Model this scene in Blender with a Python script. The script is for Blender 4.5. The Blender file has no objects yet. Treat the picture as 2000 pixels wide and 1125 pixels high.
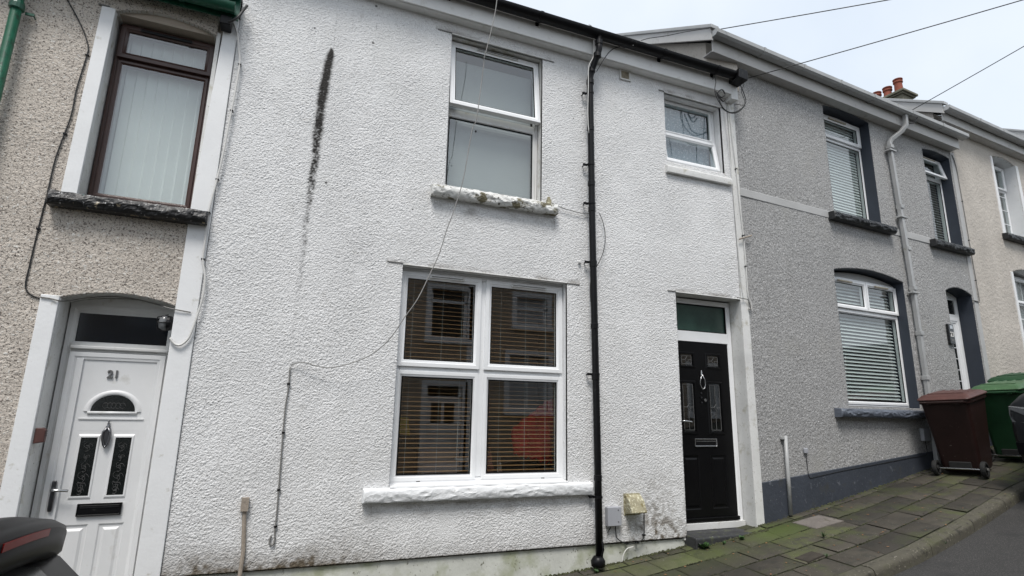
import bpy, math, random
import numpy as np
from mathutils import Vector, Matrix
rnd = random.Random(7)
S = bpy.context.scene
C = S.collection
R = math.radians
# ------------------------------------------------------------------ camera, world, sun, exposure
EYE = 1.95                                   # eye height; every z below is given relative to the eye and lifted by EYE
cam = bpy.data.cameras.new('camera'); co = bpy.data.objects.new('camera', cam); C.objects.link(co)
r2 = Vector((0.927142, -0.374253, 0.018512)); u2 = Vector((-0.098038, -0.194596, 0.975972)); fw = Vector((0.361658, 0.906679, 0.217109))
co.matrix_world = Matrix(((r2.x, u2.x, -fw.x, 0), (r2.y, u2.y, -fw.y, -5.16849), (r2.z, u2.z, -fw.z, EYE), (0, 0, 0, 1)))
cam.sensor_width = 36; cam.lens = 1091.484*36/2000; cam.clip_start = .05; cam.clip_end = 2000
S.camera = co
w = bpy.data.worlds.new('World'); S.world = w; w.use_nodes = True
nt = w.node_tree; bg = nt.nodes['Background']
SUN_EL, SUN_AZ = R(60), R(207)               # azimuth clockwise from +Y
sky = nt.nodes.new('ShaderNodeTexSky'); sky.sky_type = 'NISHITA'; sky.sun_disc = False
sky.sun_elevation = SUN_EL; sky.sun_rotation = SUN_AZ; sky.air_density = 1.2; sky.dust_density = 3.0
mixw = nt.nodes.new('ShaderNodeMix'); mixw.data_type = 'RGBA'; mixw.inputs[0].default_value = .8
tcw = nt.nodes.new('ShaderNodeTexCoord'); nz = nt.nodes.new('ShaderNodeTexNoise'); nz.inputs['Scale'].default_value = 2.2; nz.inputs['Detail'].default_value = 5
crw = nt.nodes.new('ShaderNodeValToRGB'); crw.color_ramp.elements[0].position = .3; crw.color_ramp.elements[1].position = .75
crw.color_ramp.elements[0].color = (7.6, 8.5, 9.6, 1); crw.color_ramp.elements[1].color = (10.0, 10.5, 11.0, 1)
nt.links.new(tcw.outputs['Generated'], nz.inputs['Vector']); nt.links.new(nz.outputs['Fac'], crw.inputs['Fac'])
nt.links.new(sky.outputs[0], mixw.inputs[6]); nt.links.new(crw.outputs[0], mixw.inputs[7])
nt.links.new(mixw.outputs[2], bg.inputs['Color']); bg.inputs['Strength'].default_value = .081
sl = bpy.data.lights.new('sun', 'SUN'); sl.energy = 2.2; sl.angle = R(20); sl.color = (1, .965, .92)
so = bpy.data.objects.new('sun', sl); C.objects.link(so)
sd = Vector((math.sin(SUN_AZ)*math.cos(SUN_EL), math.cos(SUN_AZ)*math.cos(SUN_EL), math.sin(SUN_EL)))
so.rotation_euler = (-sd).to_track_quat('-Z', 'Y').to_euler(); so.location = (0, -4, 12)
vs = S.view_settings; vs.view_transform = 'Standard'; vs.look = 'None'; vs.gamma = 1; vs.exposure = 0.53
try: vs.use_curve_mapping = False
except Exception: pass
S.cycles.max_bounces = 8; S.cycles.transparent_max_bounces = 12; S.cycles.use_denoising = True

# ------------------------------------------------------------------ materials
def mat(name, col, rough=.6, var=.12, vs_=3., bump=0., bs=60., metal=0., spec=.5, spots=None, col2=None, coat=0.):
    m = bpy.data.materials.new(name); m.use_nodes = True; n = m.node_tree.nodes; l = m.node_tree.links
    b = n['Principled BSDF']; b.inputs['Roughness'].default_value = rough; b.inputs['Metallic'].default_value = metal
    b.inputs['Specular IOR Level'].default_value = spec; b.inputs['Coat Weight'].default_value = coat
    tc = n.new('ShaderNodeTexCoord')
    t = n.new('ShaderNodeTexNoise'); t.inputs['Scale'].default_value = vs_; t.inputs['Detail'].default_value = 7; t.inputs['Roughness'].default_value = .62
    l.new(tc.outputs['Object'], t.inputs['Vector'])
    r = n.new('ShaderNodeValToRGB'); r.color_ramp.elements[0].position = .32; r.color_ramp.elements[1].position = .68
    c2 = col2 or tuple(c*(1-var) for c in col)
    r.color_ramp.elements[0].color = (*c2, 1); r.color_ramp.elements[1].color = (*[min(1, c*(1+var*.35)) for c in col], 1)
    l.new(t.outputs['Fac'], r.inputs['Fac']); out = r.outputs[0]
    if spots:                                  # (scale, low, high, colour): small specks of another colour
        for sc, lo, hi, sc_col in spots:
            s = n.new('ShaderNodeTexNoise'); s.inputs['Scale'].default_value = sc; s.inputs['Detail'].default_value = 4; s.inputs['Roughness'].default_value = .6
            l.new(tc.outputs['Object'], s.inputs['Vector'])
            mr = n.new('ShaderNodeMapRange'); mr.inputs[1].default_value = lo; mr.inputs[2].default_value = hi; l.new(s.outputs['Fac'], mr.inputs[0])
            mx = n.new('ShaderNodeMix'); mx.data_type = 'RGBA'; l.new(mr.outputs[0], mx.inputs[0]); l.new(out, mx.inputs[6]); mx.inputs[7].default_value = (*sc_col, 1)
            out = mx.outputs[2]
    l.new(out, b.inputs['Base Color'])
    if bump:
        bt = n.new('ShaderNodeTexNoise'); bt.inputs['Scale'].default_value = bs; bt.inputs['Detail'].default_value = 5; l.new(tc.outputs['Object'], bt.inputs['Vector'])
        bn = n.new('ShaderNodeBump'); bn.inputs['Strength'].default_value = bump; bn.inputs['Distance'].default_value = .01
        l.new(bt.outputs['Fac'], bn.inputs['Height']); l.new(bn.outputs[0], b.inputs['Normal'])
    return m
def attr_mix(m, attr, col, sharp=None):       # blend a real stain colour in by a mesh attribute
    n = m.node_tree.nodes; l = m.node_tree.links; b = n['Principled BSDF']
    src = b.inputs['Base Color'].links[0].from_socket
    a = n.new('ShaderNodeAttribute'); a.attribute_name = attr
    mx = n.new('ShaderNodeMix'); mx.data_type = 'RGBA'; l.new(a.outputs['Fac'], mx.inputs[0]); l.new(src, mx.inputs[6]); mx.inputs[7].default_value = (*col, 1)
    l.new(mx.outputs[2], b.inputs['Base Color'])
def glass_mat(name, tint=(.88, .91, .90), ior=2.5, dull=.015):
    m = bpy.data.materials.new(name); m.use_nodes = True; n = m.node_tree.nodes; l = m.node_tree.links
    n.remove(n['Principled BSDF']); o = n['Material Output']
    tr = n.new('ShaderNodeBsdfTransparent'); tr.inputs[0].default_value = (*tint, 1)
    gl = n.new('ShaderNodeBsdfGlossy'); gl.inputs['Roughness'].default_value = dull
    fr = n.new('ShaderNodeFresnel'); fr.inputs['IOR'].default_value = ior
    mx = n.new('ShaderNodeMixShader'); ge = n.new('ShaderNodeNewGeometry'); mm = n.new('ShaderNodeMath'); mm.operation = 'SUBTRACT'; mm.inputs[0].default_value = 1; l.new(ge.outputs['Backfacing'], mm.inputs[1])
    m2_ = n.new('ShaderNodeMath'); m2_.operation = 'MULTIPLY'; l.new(fr.outputs[0], m2_.inputs[0]); l.new(mm.outputs[0], m2_.inputs[1])
    l.new(m2_.outputs[0], mx.inputs[0]); l.new(tr.outputs[0], mx.inputs[1]); l.new(gl.outputs[0], mx.inputs[2])
    l.new(mx.outputs[0], o.inputs['Surface']); return m
m_white_rough = mat('white_roughcast', (.75, .75, .75), .85, .12, 1.6, .9, 95, spots=[(9, .62, .78, (.60, .59, .57)), (2.5, .52, .72, (.69, .69, .685)), (75, .56, .70, (.50, .495, .485))])
attr_mix(m_white_rough, 'algae', (.125, .100, .070)); attr_mix(m_white_rough, 'soot', (.022, .02, .018))
m_cream_dash = mat('cream_pebbledash', (.56, .505, .445), .9, .16, 3, .9, 90, spots=[(70, .55, .62, (.13, .11, .095)), (45, .58, .66, (.66, .64, .60)), (100, .60, .66, (.06, .05, .045))])
m_grey_dash = mat('grey_pebbledash', (.36, .358, .355), .9, .1, 2, .9, 85, spots=[(75, .50, .60, (.19, .187, .183)), (50, .56, .66, (.56, .555, .55)), (1.6, .55, .75, (.33, .325, .31))])
m_tmp = None
m_beige_dash = mat('beige_pebbledash', (.52, .48, .43), .9, .18, 1.5, .8, 70, spots=[(50, .60, .68, (.25, .21, .18))])
m_brown_dash = mat('brown_pebbledash', (.40, .33, .26), .9, .2, 3, .4, 60, spots=[(30, .55, .65, (.12, .1, .08))])
m_white_paint = mat('white_masonry_paint', (.76, .765, .77), .6, .06, 3, .12, 40, spots=[(14, .64, .75, (.55, .54, .5))])
m_white_dirty = mat('weathered_white_paint', (.68, .68, .665), .7, .16, 2.2, .2, 30, spots=[(7, .56, .72, (.42, .40, .33)), (45, .64, .72, (.2, .19, .15))])
m_plinth_w = mat('mossy_white_plinth', (.60, .61, .56), .8, .2, 3, .25, 30, spots=[(4, .48, .68, (.36, .38, .27)), (26, .62, .72, (.12, .12, .08))])
m_upvc = mat('white_upvc', (.80, .81, .82), .28, .04, 5, 0, 60, spots=[(18, .67, .78, (.6, .59, .56))])
m_upvc_dirty = mat('aged_white_upvc', (.66, .66, .65), .4, .1, 4, .03, 60, spots=[(10, .6, .75, (.47, .45, .4))])
m_brown_upvc = mat('brown_upvc', (.055, .026, .020), .35, .25, 6, .05, 80)
m_fascia = mat('white_fascia_board', (.70, .70, .69), .4, .1, 1.6, .03, 30, spots=[(8, .6, .78, (.5, .48, .44))])
m_fascia_g = mat('grey_fascia_board', (.50, .49, .475), .45, .12, 1.6, .03, 30, spots=[(8, .6, .75, (.34, .32, .3))])
m_gut_g = mat('grey_gutter_plastic', (.38, .385, .385), .4, .16, 4, .03, 30, spots=[(16, .6, .72, (.26, .26, .22))])
m_black_p = mat('black_plastic', (.006, .006, .007), .38, .2, 8, .03, 60, spec=.22, spots=[(12, .66, .8, (.035, .035, .033))])
m_green_p = mat('green_painted_iron', (.012, .085, .05), .35, .3, 8, .1, 60, spots=[(22, .6, .7, (.012, .03, .02))])
m_slate = mat('roof_slate', (.07, .075, .085), .6, .3, 6, .3, 30)
m_dark_sill = mat('black_painted_stone', (.017, .018, .02), .45, .3, 9, .5, 35, spots=[(24, .60, .66, (.06, .06, .055))])
m_dark_sill_peel = mat('peeling_black_paint', (.014, .014, .015), .45, .3, 9, .5, 35, spots=[(11, .60, .63, (.30, .25, .17)), (34, .63, .66, (.42, .42, .42)), (7, .66, .68, (.02, .12, .11))])
m_grey_sill = mat('slate_grey_stone_paint', (.11, .125, .155), .5, .25, 8, .5, 30)
m_grey_paint = mat('slate_grey_masonry_paint', (.046, .054, .070), .6, .25, 2.5, .4, 30, spots=[(12, .62, .70, (.11, .12, .14)), (5, .58, .72, (.045, .048, .050)), (40, .66, .72, (.16, .17, .18))])
m_dark_rev = mat('anthracite_reveal_paint', (.032, .040, .056), .55, .15, 4, .1, 40)
m_band = mat('smooth_grey_render', (.43, .43, .425), .7, .1, 4, .15, 30)
m_sill_w = mat('white_painted_stone', (.76, .77, .78), .6, .08, 6, .35, 30, spots=[(12, .64, .75, (.5, .49, .46))])
m_sill_wd = mat('flaking_white_stone', (.68, .68, .66), .65, .12, 7, .4, 30, spots=[(8, .52, .60, (.14, .125, .075)), (30, .60, .66, (.05, .045, .03))])
m_vent = mat('stained_vent_plastic', (.42, .37, .28), .6, .3, 20, .2, 40)
m_lichen = mat('lichened_plastic', (.33, .30, .20), .8, .3, 14, .3, 60, spots=[(40, .55, .62, (.62, .6, .45)), (16, .55, .68, (.16, .13, .05))])
m_box = mat('pale_grey_plastic', (.36, .37, .40), .5, .08, 5, .03, 60)
m_lead = mat('weathered_grey_wood', (.33, .28, .23), .8, .3, 14, .3, 40)
m_metal = mat('dull_chrome', (.5, .5, .5), .25, .15, 10, 0, 60, metal=1)
m_dmetal = mat('pewter_metal', (.18, .18, .19), .3, .15, 10, 0, 60, metal=1)
m_door_w = mat('white_door_panel', (.70, .705, .71), .35, .06, 3, .03, 20, spots=[(6, .62, .8, (.5, .49, .46))])
m_door_b = mat('black_door_panel', (.004, .004, .0045), .3, .2, 5, .02, 60, spec=.18)
m_cable_w = mat('white_cable', (.62, .61, .59), .5, .1, 5)
m_cable_l = mat('dusty_pale_cable', (.27, .265, .255), .6, .2, 5)
m_cable_g = mat('grey_cable', (.20, .195, .185), .6, .2, 5)
m_cable_b = mat('black_cable', (.014, .014, .014), .5, .1, 5)
m_step = mat('dark_stone_step', (.035, .036, .038), .6, .3, 7, .4, 30, spots=[(12, .56, .68, (.08, .09, .045)), (50, .66, .7, (.3, .3, .28))])
m_room = mat('room_plaster', (.42, .36, .30), .9, .1, 2)
m_wood = mat('brown_wood', (.20, .11, .05), .5, .3, 12)
m_slat = mat('oak_slat', (.42, .225, .10), .45, .2, 18)
m_blind_w = mat('white_blind', (.86, .87, .88), .5, .05, 6)
m_blind_g = mat('pale_grey_blind', (.44, .45, .46), .7, .05, 3)
m_vblind = mat('vertical_blind_fabric', (.82, .82, .82), .8, .05, 3)
m_lace = mat('patterned_lace', (.42, .48, .56), .8, .12, 10, 0, 60, spots=[(38, .55, .62, (.72, .76, .82))])
m_bin_b = mat('brown_bin_plastic', (.019, .0075, .0062), .5, .25, 5, .06, 30, spec=.3, spots=[(30, .68, .74, (.2, .17, .15))])
m_bin_l = mat('faded_brown_lid', (.085, .034, .028), .5, .3, 5, .08, 30)
m_bin_g = mat('green_bin_plastic', (.014, .055, .022), .5, .25, 5, .06, 30, spec=.3)
m_bin_gl = mat('faded_green_lid', (.050, .115, .048), .5, .3, 5, .08, 30, spots=[(14, .6, .74, (.2, .28, .17))])
m_rubber = mat('black_rubber', (.012, .012, .012), .8, .2, 9)
m_terra = mat('terracotta', (.24, .062, .035), .8, .25, 6, .2, 30)
m_brick = mat('chimney_render', (.16, .15, .11), .9, .3, 5, .3, 30)
m_carp = mat('dark_grey_car_paint', (.007, .007, .008), .38, .15, 8, 0, 60, spec=.14, coat=0.)
m_carp2 = mat('grey_suv_paint', (.008, .009, .011), .4, .1, 8, 0, 60, spec=.3, coat=0.)
m_carblk = mat('black_trim', (.004, .004, .005), .42, .1, 8, spec=.10)
m_cartint = mat('dark_car_glass', (.030, .032, .032), .25, .2, 3, .03, 200, spec=.3)
m_redlens = mat('red_lens', (.20, .010, .010), .3, .1, 8, spec=.12)
m_lens = mat('headlamp_lens', (.16, .165, .17), .12, .2, 14)
m_glass = glass_mat('window_glass'); m_glass_g = mat('green_obscure_glass', (.035, .075, .060), .16, .4, 3, .05, 60, spec=.6)
m_glass_d = mat('dark_leaded_glass', (.010, .012, .012), .12, .2, 30, .15, 90, spec=.6)
m_glass_dn = mat('navy_tinted_glass', (.006, .010, .016), .10, .2, 3, 0, 90, spec=.5)
m_came = mat('lead_came', (.30, .30, .29), .4, .1, 9)
m_came_b = mat('tarnished_came', (.13, .13, .13), .5, .1, 9)
m_came_d = mat('dull_lead_came', (.07, .07, .07), .5, .1, 9)
m_num = mat('grey_numerals', (.12, .12, .12), .35, .1, 9)
m_plaque = mat('black_slate_plaque', (.012, .013, .014), .25, .1, 9)
m_cardb = mat('cardboard', (.32, .19, .10), .8, .12, 6)
m_yellow = mat('yellow_card', (.62, .50, .05), .6, .1, 6)
m_red = mat('red_cloth', (.85, .05, .04), .75, .25, 7, .2, 20)
m_pink = mat('pink_felt', (.62, .30, .26), .9, .3, 30)
m_leaf = mat('weed_leaf', (.035, .085, .02), .6, .3, 20)
m_moss = mat('moss', (.055, .062, .022), .95, .4, 20, .4, 60, col2=(.025, .024, .015))
m_litter = mat('dead_leaf', (.32, .16, .07), .8, .3, 20)
m_soil = mat('mossy_joint_soil', (.040, .042, .022), .95, .4, 9, .5, 40)
m_kerb = mat('concrete_kerb', (.085, .078, .058), .85, .3, 3, .6, 40, spots=[(3, .52, .68, (.060, .062, .030)), (14, .56, .66, (.035, .032, .025)), (40, .62, .7, (.24, .22, .18))])
m_slab = mat('paving_slab', (.052, .045, .034), .75, .35, 2.6, .6, 70, spots=[(2.0, .48, .62, (.052, .058, .022)), (9, .54, .66, (.030, .028, .021)), (60, .66, .72, (.24, .23, .2))])
m_cover = mat('concrete_cover', (.16, .142, .128), .85, .25, 8, .4, 60, spots=[(14, .58, .68, (.1, .09, .07))])
m_iron = mat('rusty_iron', (.04, .033, .024), .8, .4, 12, .5, 60)
m_asph = mat('asphalt', (.032, .031, .030), .8, .2, 2, .5, 180, spots=[(110, .56, .64, (.115, .11, .105)), (1.2, .52, .64, (.020, .020, .020))])
m_pole = mat('creosoted_timber', (.10, .07, .045), .85, .3, 8, .3, 30)
attr_mix(m_slab, 'moss', (.062, .085, .016)); 
def hue_attr(m):
    n = m.node_tree.nodes; l = m.node_tree.links; b = n['Principled BSDF']; src = b.inputs['Base Color'].links[0].from_socket
    a = n.new('ShaderNodeAttribute'); a.attribute_name = 'tone'; mr = n.new('ShaderNodeMapRange'); mr.inputs[3].default_value = .62; mr.inputs[4].default_value = 1.45; l.new(a.outputs['Fac'], mr.inputs[0])
    mx = n.new('ShaderNodeMix'); mx.data_type = 'RGBA'; mx.blend_type = 'MULTIPLY'; mx.inputs[0].default_value = 1
    cb = n.new('ShaderNodeCombineColor'); [l.new(mr.outputs[0], cb.inputs[i]) for i in range(3)]
    l.new(src, mx.inputs[6]); l.new(cb.outputs[0], mx.inputs[7]); l.new(mx.outputs[2], b.inputs['Base Color'])
hue_attr(m_slab)

# ------------------------------------------------------------------ mesh helper
class MB:
    def __init__(s): s.v = []; s.f = []
    def add(s, vs, fs):
        k = len(s.v); s.v += [tuple(v) for v in vs]; s.f += [tuple(i+k for i in f) for f in fs]; return s
    def box(s, x0, x1, y0, y1, z0, z1):
        return s.add([(x0,y0,z0),(x1,y0,z0),(x1,y1,z0),(x0,y1,z0),(x0,y0,z1),(x1,y0,z1),(x1,y1,z1),(x0,y1,z1)],
                     [(0,3,2,1),(4,5,6,7),(0,1,5,4),(1,2,6,5),(2,3,7,6),(3,0,4,7)])
    def loops(s, loops, closed=True, caps=True):
        n = len(loops[0]); k = len(s.v)
        for L in loops: s.v += [tuple(p) for p in L]
        for i in range(len(loops)-1):
            for j in range(n if closed else n-1):
                a = k+i*n+j; b = k+i*n+(j+1) % n
                s.f.append((a, b, b+n, a+n))
        if caps and closed:
            s.f.append(tuple(k+j for j in range(n))[::-1]); e = k+(len(loops)-1)*n; s.f.append(tuple(e+j for j in range(n)))
        return s
    def prism(s, poly, y0, y1):                # poly in (x, z)
        return s.loops([[(x, y0, z) for x, z in poly], [(x, y1, z) for x, z in poly]])
    def tube(s, pts, r, n=8, rr=None):
        pts = [Vector(p) for p in pts]; L = []; up = None
        for i, p in enumerate(pts):
            d = (pts[min(i+1, len(pts)-1)]-pts[max(i-1, 0)]).normalized()
            if up is None: up = d.orthogonal().normalized()
            up = (up-d*up.dot(d)).normalized(); q = d.cross(up); R_ = rr[i] if rr else r
            L.append([p+up*R_*math.cos(t)+q*R_*math.sin(t) for t in [2*math.pi*j/n for j in range(n)]])
        return s.loops(L)
    def frame(s, x0, x1, z0, z1, wd, y0, y1, bead=.4, dep=.014):   # mitred window profile with a sloped glazing bead
        def rect(i, y): return [(x0+i, y, z0+i), (x1-i, y, z0+i), (x1-i, y, z1-i), (x0+i, y, z1-i)]
        a = wd*(1-bead)
        return s.loops([rect(0, y1), rect(0, y0), rect(a, y0), rect(a+.002, y0+.005), rect(wd, y0+dep), rect(wd, y1), rect(0, y1)], caps=False)
    def lathe(s, c, prof, n=24, axis='z'):
        L = []
        for r_, h in prof:
            ring = []
            for j in range(n):
                t = 2*math.pi*j/n
                if axis == 'z': ring.append((c[0]+r_*math.cos(t), c[1]+r_*math.sin(t), c[2]+h))
                elif axis == 'y': ring.append((c[0]+r_*math.cos(t), c[1]+h, c[2]+r_*math.sin(t)))
                else: ring.append((c[0]+h, c[1]+r_*math.cos(t), c[2]+r_*math.sin(t)))
            L.append(ring)
        return s.loops(L)
    def build(s, name, m, parent=None, smooth=False, bevel=0, label=None, seg=2):
        me = bpy.data.meshes.new(name); me.from_pydata(s.v, [], s.f); me.update(); me.materials.append(m)
        import bmesh
        b = bmesh.new(); b.from_mesh(me); bmesh.ops.recalc_face_normals(b, faces=b.faces); b.to_mesh(me); b.free()
        o = bpy.data.objects.new(name, me); C.objects.link(o)
        if parent is not None: o.parent = parent
        if smooth: me.shade_smooth()
        if bevel:
            md = o.modifiers.new('bevel', 'BEVEL'); md.width = bevel; md.segments = seg; md.limit_method = 'ANGLE'; md.angle_limit = R(35)
            me.shade_smooth(); wn = o.modifiers.new('wn', 'WEIGHTED_NORMAL'); wn.keep_sharp = True
        if label: o['label'] = label
        return o
def tag(o, label, cat, group=None, kind=None):
    if label: o['label'] = label
    if cat: o['category'] = cat
    if group: o['group'] = group
    if kind: o['kind'] = kind
    return o
def empty(name, loc, rz, label, cat, group=None):
    o = bpy.data.objects.new(name, None); C.objects.link(o); o.location = loc; o.rotation_euler = (0, 0, rz); o.empty_display_size = .3
    return tag(o, label, cat, group)
def B(x0, x1, y0, y1, z0, z1): return MB().box(x0, x1, y0, y1, z0, z1)

# ------------------------------------------------------------------ value noise in numpy (real relief of the render)
def vnoise(u, v, seed):
    rs = np.random.RandomState(seed); T = rs.rand(256, 256).astype(np.float32)
    iu = np.floor(u).astype(int); iv = np.floor(v).astype(int); fu = u-iu; fv = v-iv
    fu = fu*fu*(3-2*fu); fv = fv*fv*(3-2*fv)
    a = T[iu % 256, iv % 256]; b = T[(iu+1) % 256, iv % 256]; c = T[iu % 256, (iv+1) % 256]; d = T[(iu+1) % 256, (iv+1) % 256]
    return (a*(1-fu)+b*fu)*(1-fv)+(c*(1-fu)+d*fu)*fv
def fbm(u, v, seed, o=4):
    r = 0; a = .5; s = 0
    for i in range(o): r = r+a*vnoise(u, v, seed+i); s += a; a *= .5; u = u*2.03+7.7; v = v*2.03+3.1
    return r/s
def rough_wall(name, m, parent, s0, s1, z0, z1, holes, step, amp, wl, seed, y=0., back=.03, attrs=None, style='tyrolean', label=None, patches=()):
    """holes: (a, b, zlo, zhi, rise); rise > 0 gives a segmental arch"""
    def axis(a, b, keys):
        n = int(round((b-a)/step)); g = list(np.linspace(a, b, n+1))
        for k in keys:
            if a < k < b:
                i = int(round((k-a)/(b-a)*n)); g[i] = k
        return np.array(g)
    xs = axis(s0, s1, [h[0] for h in holes]+[h[1] for h in holes]); zs = axis(z0, z1, [h[2] for h in holes]+[h[3] for h in holes])
    X, Z = np.meshgrid(xs, zs, indexing='ij'); Z = Z.copy()
    keep = np.ones((len(xs)-1, len(zs)-1), bool)
    for a, b, lo, hi, rise in holes:
        i0 = int(np.argmin(abs(xs-a))); i1 = int(np.argmin(abs(xs-b))); j0 = int(np.argmin(abs(zs-lo)))
        js = []
        for i in range(i0, i1+1):
            t = (xs[i]-a)/(b-a)*2-1; zt = hi+rise*(1-t*t)
            j = int(np.argmin(abs(zs-zt))); js.append(j)
            if 0 < j < len(zs)-1: Z[i, j] = zt
        for i in range(i0, i1): keep[i, j0:min(js[i-i0], js[i-i0+1])] = False
    ca, sa = math.cos(.5), math.sin(.5)
    U = X*ca+Z*sa; V = -X*sa+Z*ca
    wu = U+.012*vnoise(X/.05, Z/.05, seed+50); wv = V+.012*vnoise(X/.05+9, Z/.05, seed+51)
    if style == 'tyrolean':
        n1 = vnoise(wu/(wl*1.5), wv/(wl*.8), seed); n2 = vnoise(wu/(wl*.72), wv/(wl*.45), seed+1)
        h = np.clip(n1*.75+n2*.45-.28, 0, 1)**.9
    else:
        n1 = vnoise(X/(wl*.9), Z/(wl*.75), seed); n2 = vnoise(X/(wl*.5), Z/(wl*.45), seed+1)
        h = np.clip(n1*.6+n2*.6-.25, 0, 1)
    for qx, qz, qr in patches: h = h*(1-.85*np.clip(1.4-np.hypot((X-qx)/qr, (Z-qz)/(qr*1.25))*(.8+.5*fbm(X/.05, Z/.05, seed+9)), 0, 1))
    h = h*(.7+.6*fbm(X/.3, Z/.3, seed+5)) + (fbm(X/.9, Z/.9, seed+8)-.5)*.9
    Y = y-amp*h
    Y[0, :] = np.minimum(Y[0, :], y); nx, nz_ = X.shape
    co_ = np.stack([X, Y, Z], -1).reshape(-1, 3)
    idx = np.arange(nx*nz_).reshape(nx, nz_)
    a = idx[:-1, :-1][keep]; b = idx[1:, :-1][keep]; c = idx[1:, 1:][keep]; d = idx[:-1, 1:][keep]
    F = np.stack([a, b, c, d], -1)
    # border strip going back
    edges = {}
    E_ = np.concatenate([F[:, [0, 1]], F[:, [1, 2]], F[:, [2, 3]], F[:, [3, 0]]]); key = np.sort(E_, 1); kk = key[:, 0].astype(np.int64)*10**7+key[:, 1]
    u_, ix, ct = np.unique(kk, return_index=True, return_counts=True); be = E_[ix[ct == 1]]
    bv = np.unique(be); m_ = {int(v): i for i, v in enumerate(bv)}
    bk = co_[bv].copy(); bk[:, 1] = y+back; base = len(co_)
    co_ = np.concatenate([co_, bk]); S_ = np.array([[e[1], e[0], base+m_[int(e[0])], base+m_[int(e[1])]] for e in be])
    F = np.concatenate([F, S_])
    me = bpy.data.meshes.new(name); me.vertices.add(len(co_)); me.vertices.foreach_set('co', co_.astype(np.float32).ravel())
    me.loops.add(F.size); me.loops.foreach_set('vertex_index', F.astype(np.int32).ravel())
    me.polygons.add(len(F)); me.polygons.foreach_set('loop_start', np.arange(0, F.size, 4, dtype=np.int32)); me.polygons.foreach_set('loop_total', np.full(len(F), 4, np.int32))
    me.polygons.foreach_set('use_smooth', np.ones(len(F), bool)); me.update(calc_edges=True); me.validate()
    me.materials.append(m)
    if attrs:
        for an, fn in attrs.items():
            at = me.attributes.new(an, 'FLOAT', 'POINT'); val = fn(co_[:, 0], co_[:, 2], (y-co_[:, 1])/amp)
            at.data.foreach_set('value', np.clip(val, 0, 1).astype(np.float32))
    o = bpy.data.objects.new(name, me); C.objects.link(o); o.parent = parent
    if label: o['label'] = label
    return o
def rock_sill(name, m, parent, s0, s1, y0, y1, z0, z1, seed, amp=.018, label=None):
    """rock-faced stone sill: the top is smooth, the front is hacked into facets"""
    n = max(12, int((s1-s0)/.014)); k = 10; L = []
    for i in range(n+1):
        x = s0+(s1-s0)*i/n; e = 0 < i < n; ring = [(x, y1, z0), (x, y0+.012, z0)]
        zs_ = [z0+(z1-z0)*j/k for j in range(1, k)]; xx = np.full(len(zs_), x); zz_ = np.array(zs_)
        a_ = 1-abs(2*vnoise(xx/.085+zz_/.11, zz_/.045-xx/.3, seed)-1); b_ = 1-abs(2*vnoise(xx/.030, zz_/.022+xx/.05, seed+1)-1); c_ = vnoise(xx/.16, zz_/.1, seed+2)
        for j, z in enumerate(zs_):
            bul = (math.sin(math.pi*(j+1)/k)**.6)*amp*(.25+.9*float(a_[j])+.35*float(b_[j])+.6*float(c_[j]))
            ring.append((x, y0+.014-bul*(1 if e else .3), z))
        q = float(vnoise(np.array([x/.06]), np.array([.5]), seed+3)[0]); ring += [(x, y0+.006+.02*q, z1-.010*q), (x, y1, z1+.012)]
        L.append(ring)
    return MB().loops(L).build(name, m, parent, label=label)
def text_mesh(name, txt, size, depth, m, parent, loc, rot=(math.pi/2, 0, 0)):
    cu = bpy.data.curves.new(name, 'FONT'); cu.body = txt; cu.size = size; cu.extrude = depth; cu.align_x = 'CENTER'; cu.align_y = 'CENTER'; cu.bevel_depth = depth*.3; cu.offset = size*.012
    t = bpy.data.objects.new(name, cu); C.objects.link(t); bpy.context.view_layer.update()
    me = bpy.data.meshes.new_from_object(t.evaluated_get(bpy.context.evaluated_depsgraph_get()))
    bpy.data.objects.remove(t); me.transform(Matrix.Translation(loc) @ Matrix.Rotation(rot[0], 4, 'X')); me.name = name
    me.materials.clear(); me.materials.append(m); o = bpy.data.objects.new(name, me); C.objects.link(o); o.parent = parent
    return o
def arch_poly(a, b, zlo, zhi, rise, n=14): return [(a, zlo), (b, zlo)]+[(b+(a-b)*i/n, zhi+rise*(1-(1-2*i/n)**2)) for i in range(n+1)]
def reveal(name, m, parent, a, b, zlo, zhi, rise, y0, y1, th=.03, bottom=True, n=14, sides=True):
    """lining of an opening: a thin arch-shaped tunnel just behind the render edge"""
    inner = arch_poly(a, b, zlo, zhi, rise, n); outer = arch_poly(a-th, b+th, zlo-th, zhi+th, rise, n)
    return MB().loops([[(x, y0, z) for x, z in inner], [(x, y1, z) for x, z in inner], [(x, y1, z) for x, z in outer], [(x, y0, z) for x, z in outer], [(x, y0, z) for x, z in inner]], caps=False).build(name, m, parent)
def pane(parent, x0, x1, z0, z1, y, m=None):
    return B(x0-.008, x1+.008, y, y+.006, z0-.008, z1+.008).build('pane', m or m_glass, parent)
def downpipe(parent, m, pts, r, name='downpipe', collars=(), square=False):
    mb = MB().tube(pts, r, 12 if not square else 4)
    o = mb.build(name, m, parent, smooth=not square)
    x, y = pts[-1][0], pts[-1][1]
    for z in collars:
        xx = x; c = MB().lathe((xx, y, z-.02), [(r+.002, 0), (r+.009, .003), (r+.009, .035), (r+.002, .04)], 14)
        c.box(xx-r*1.9, xx+r*1.9, y+r*.55, y+r*.95, z-.014, z+.014)
        c.build('pipe_clip', m, o, smooth=False, bevel=.002)
    return o
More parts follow.
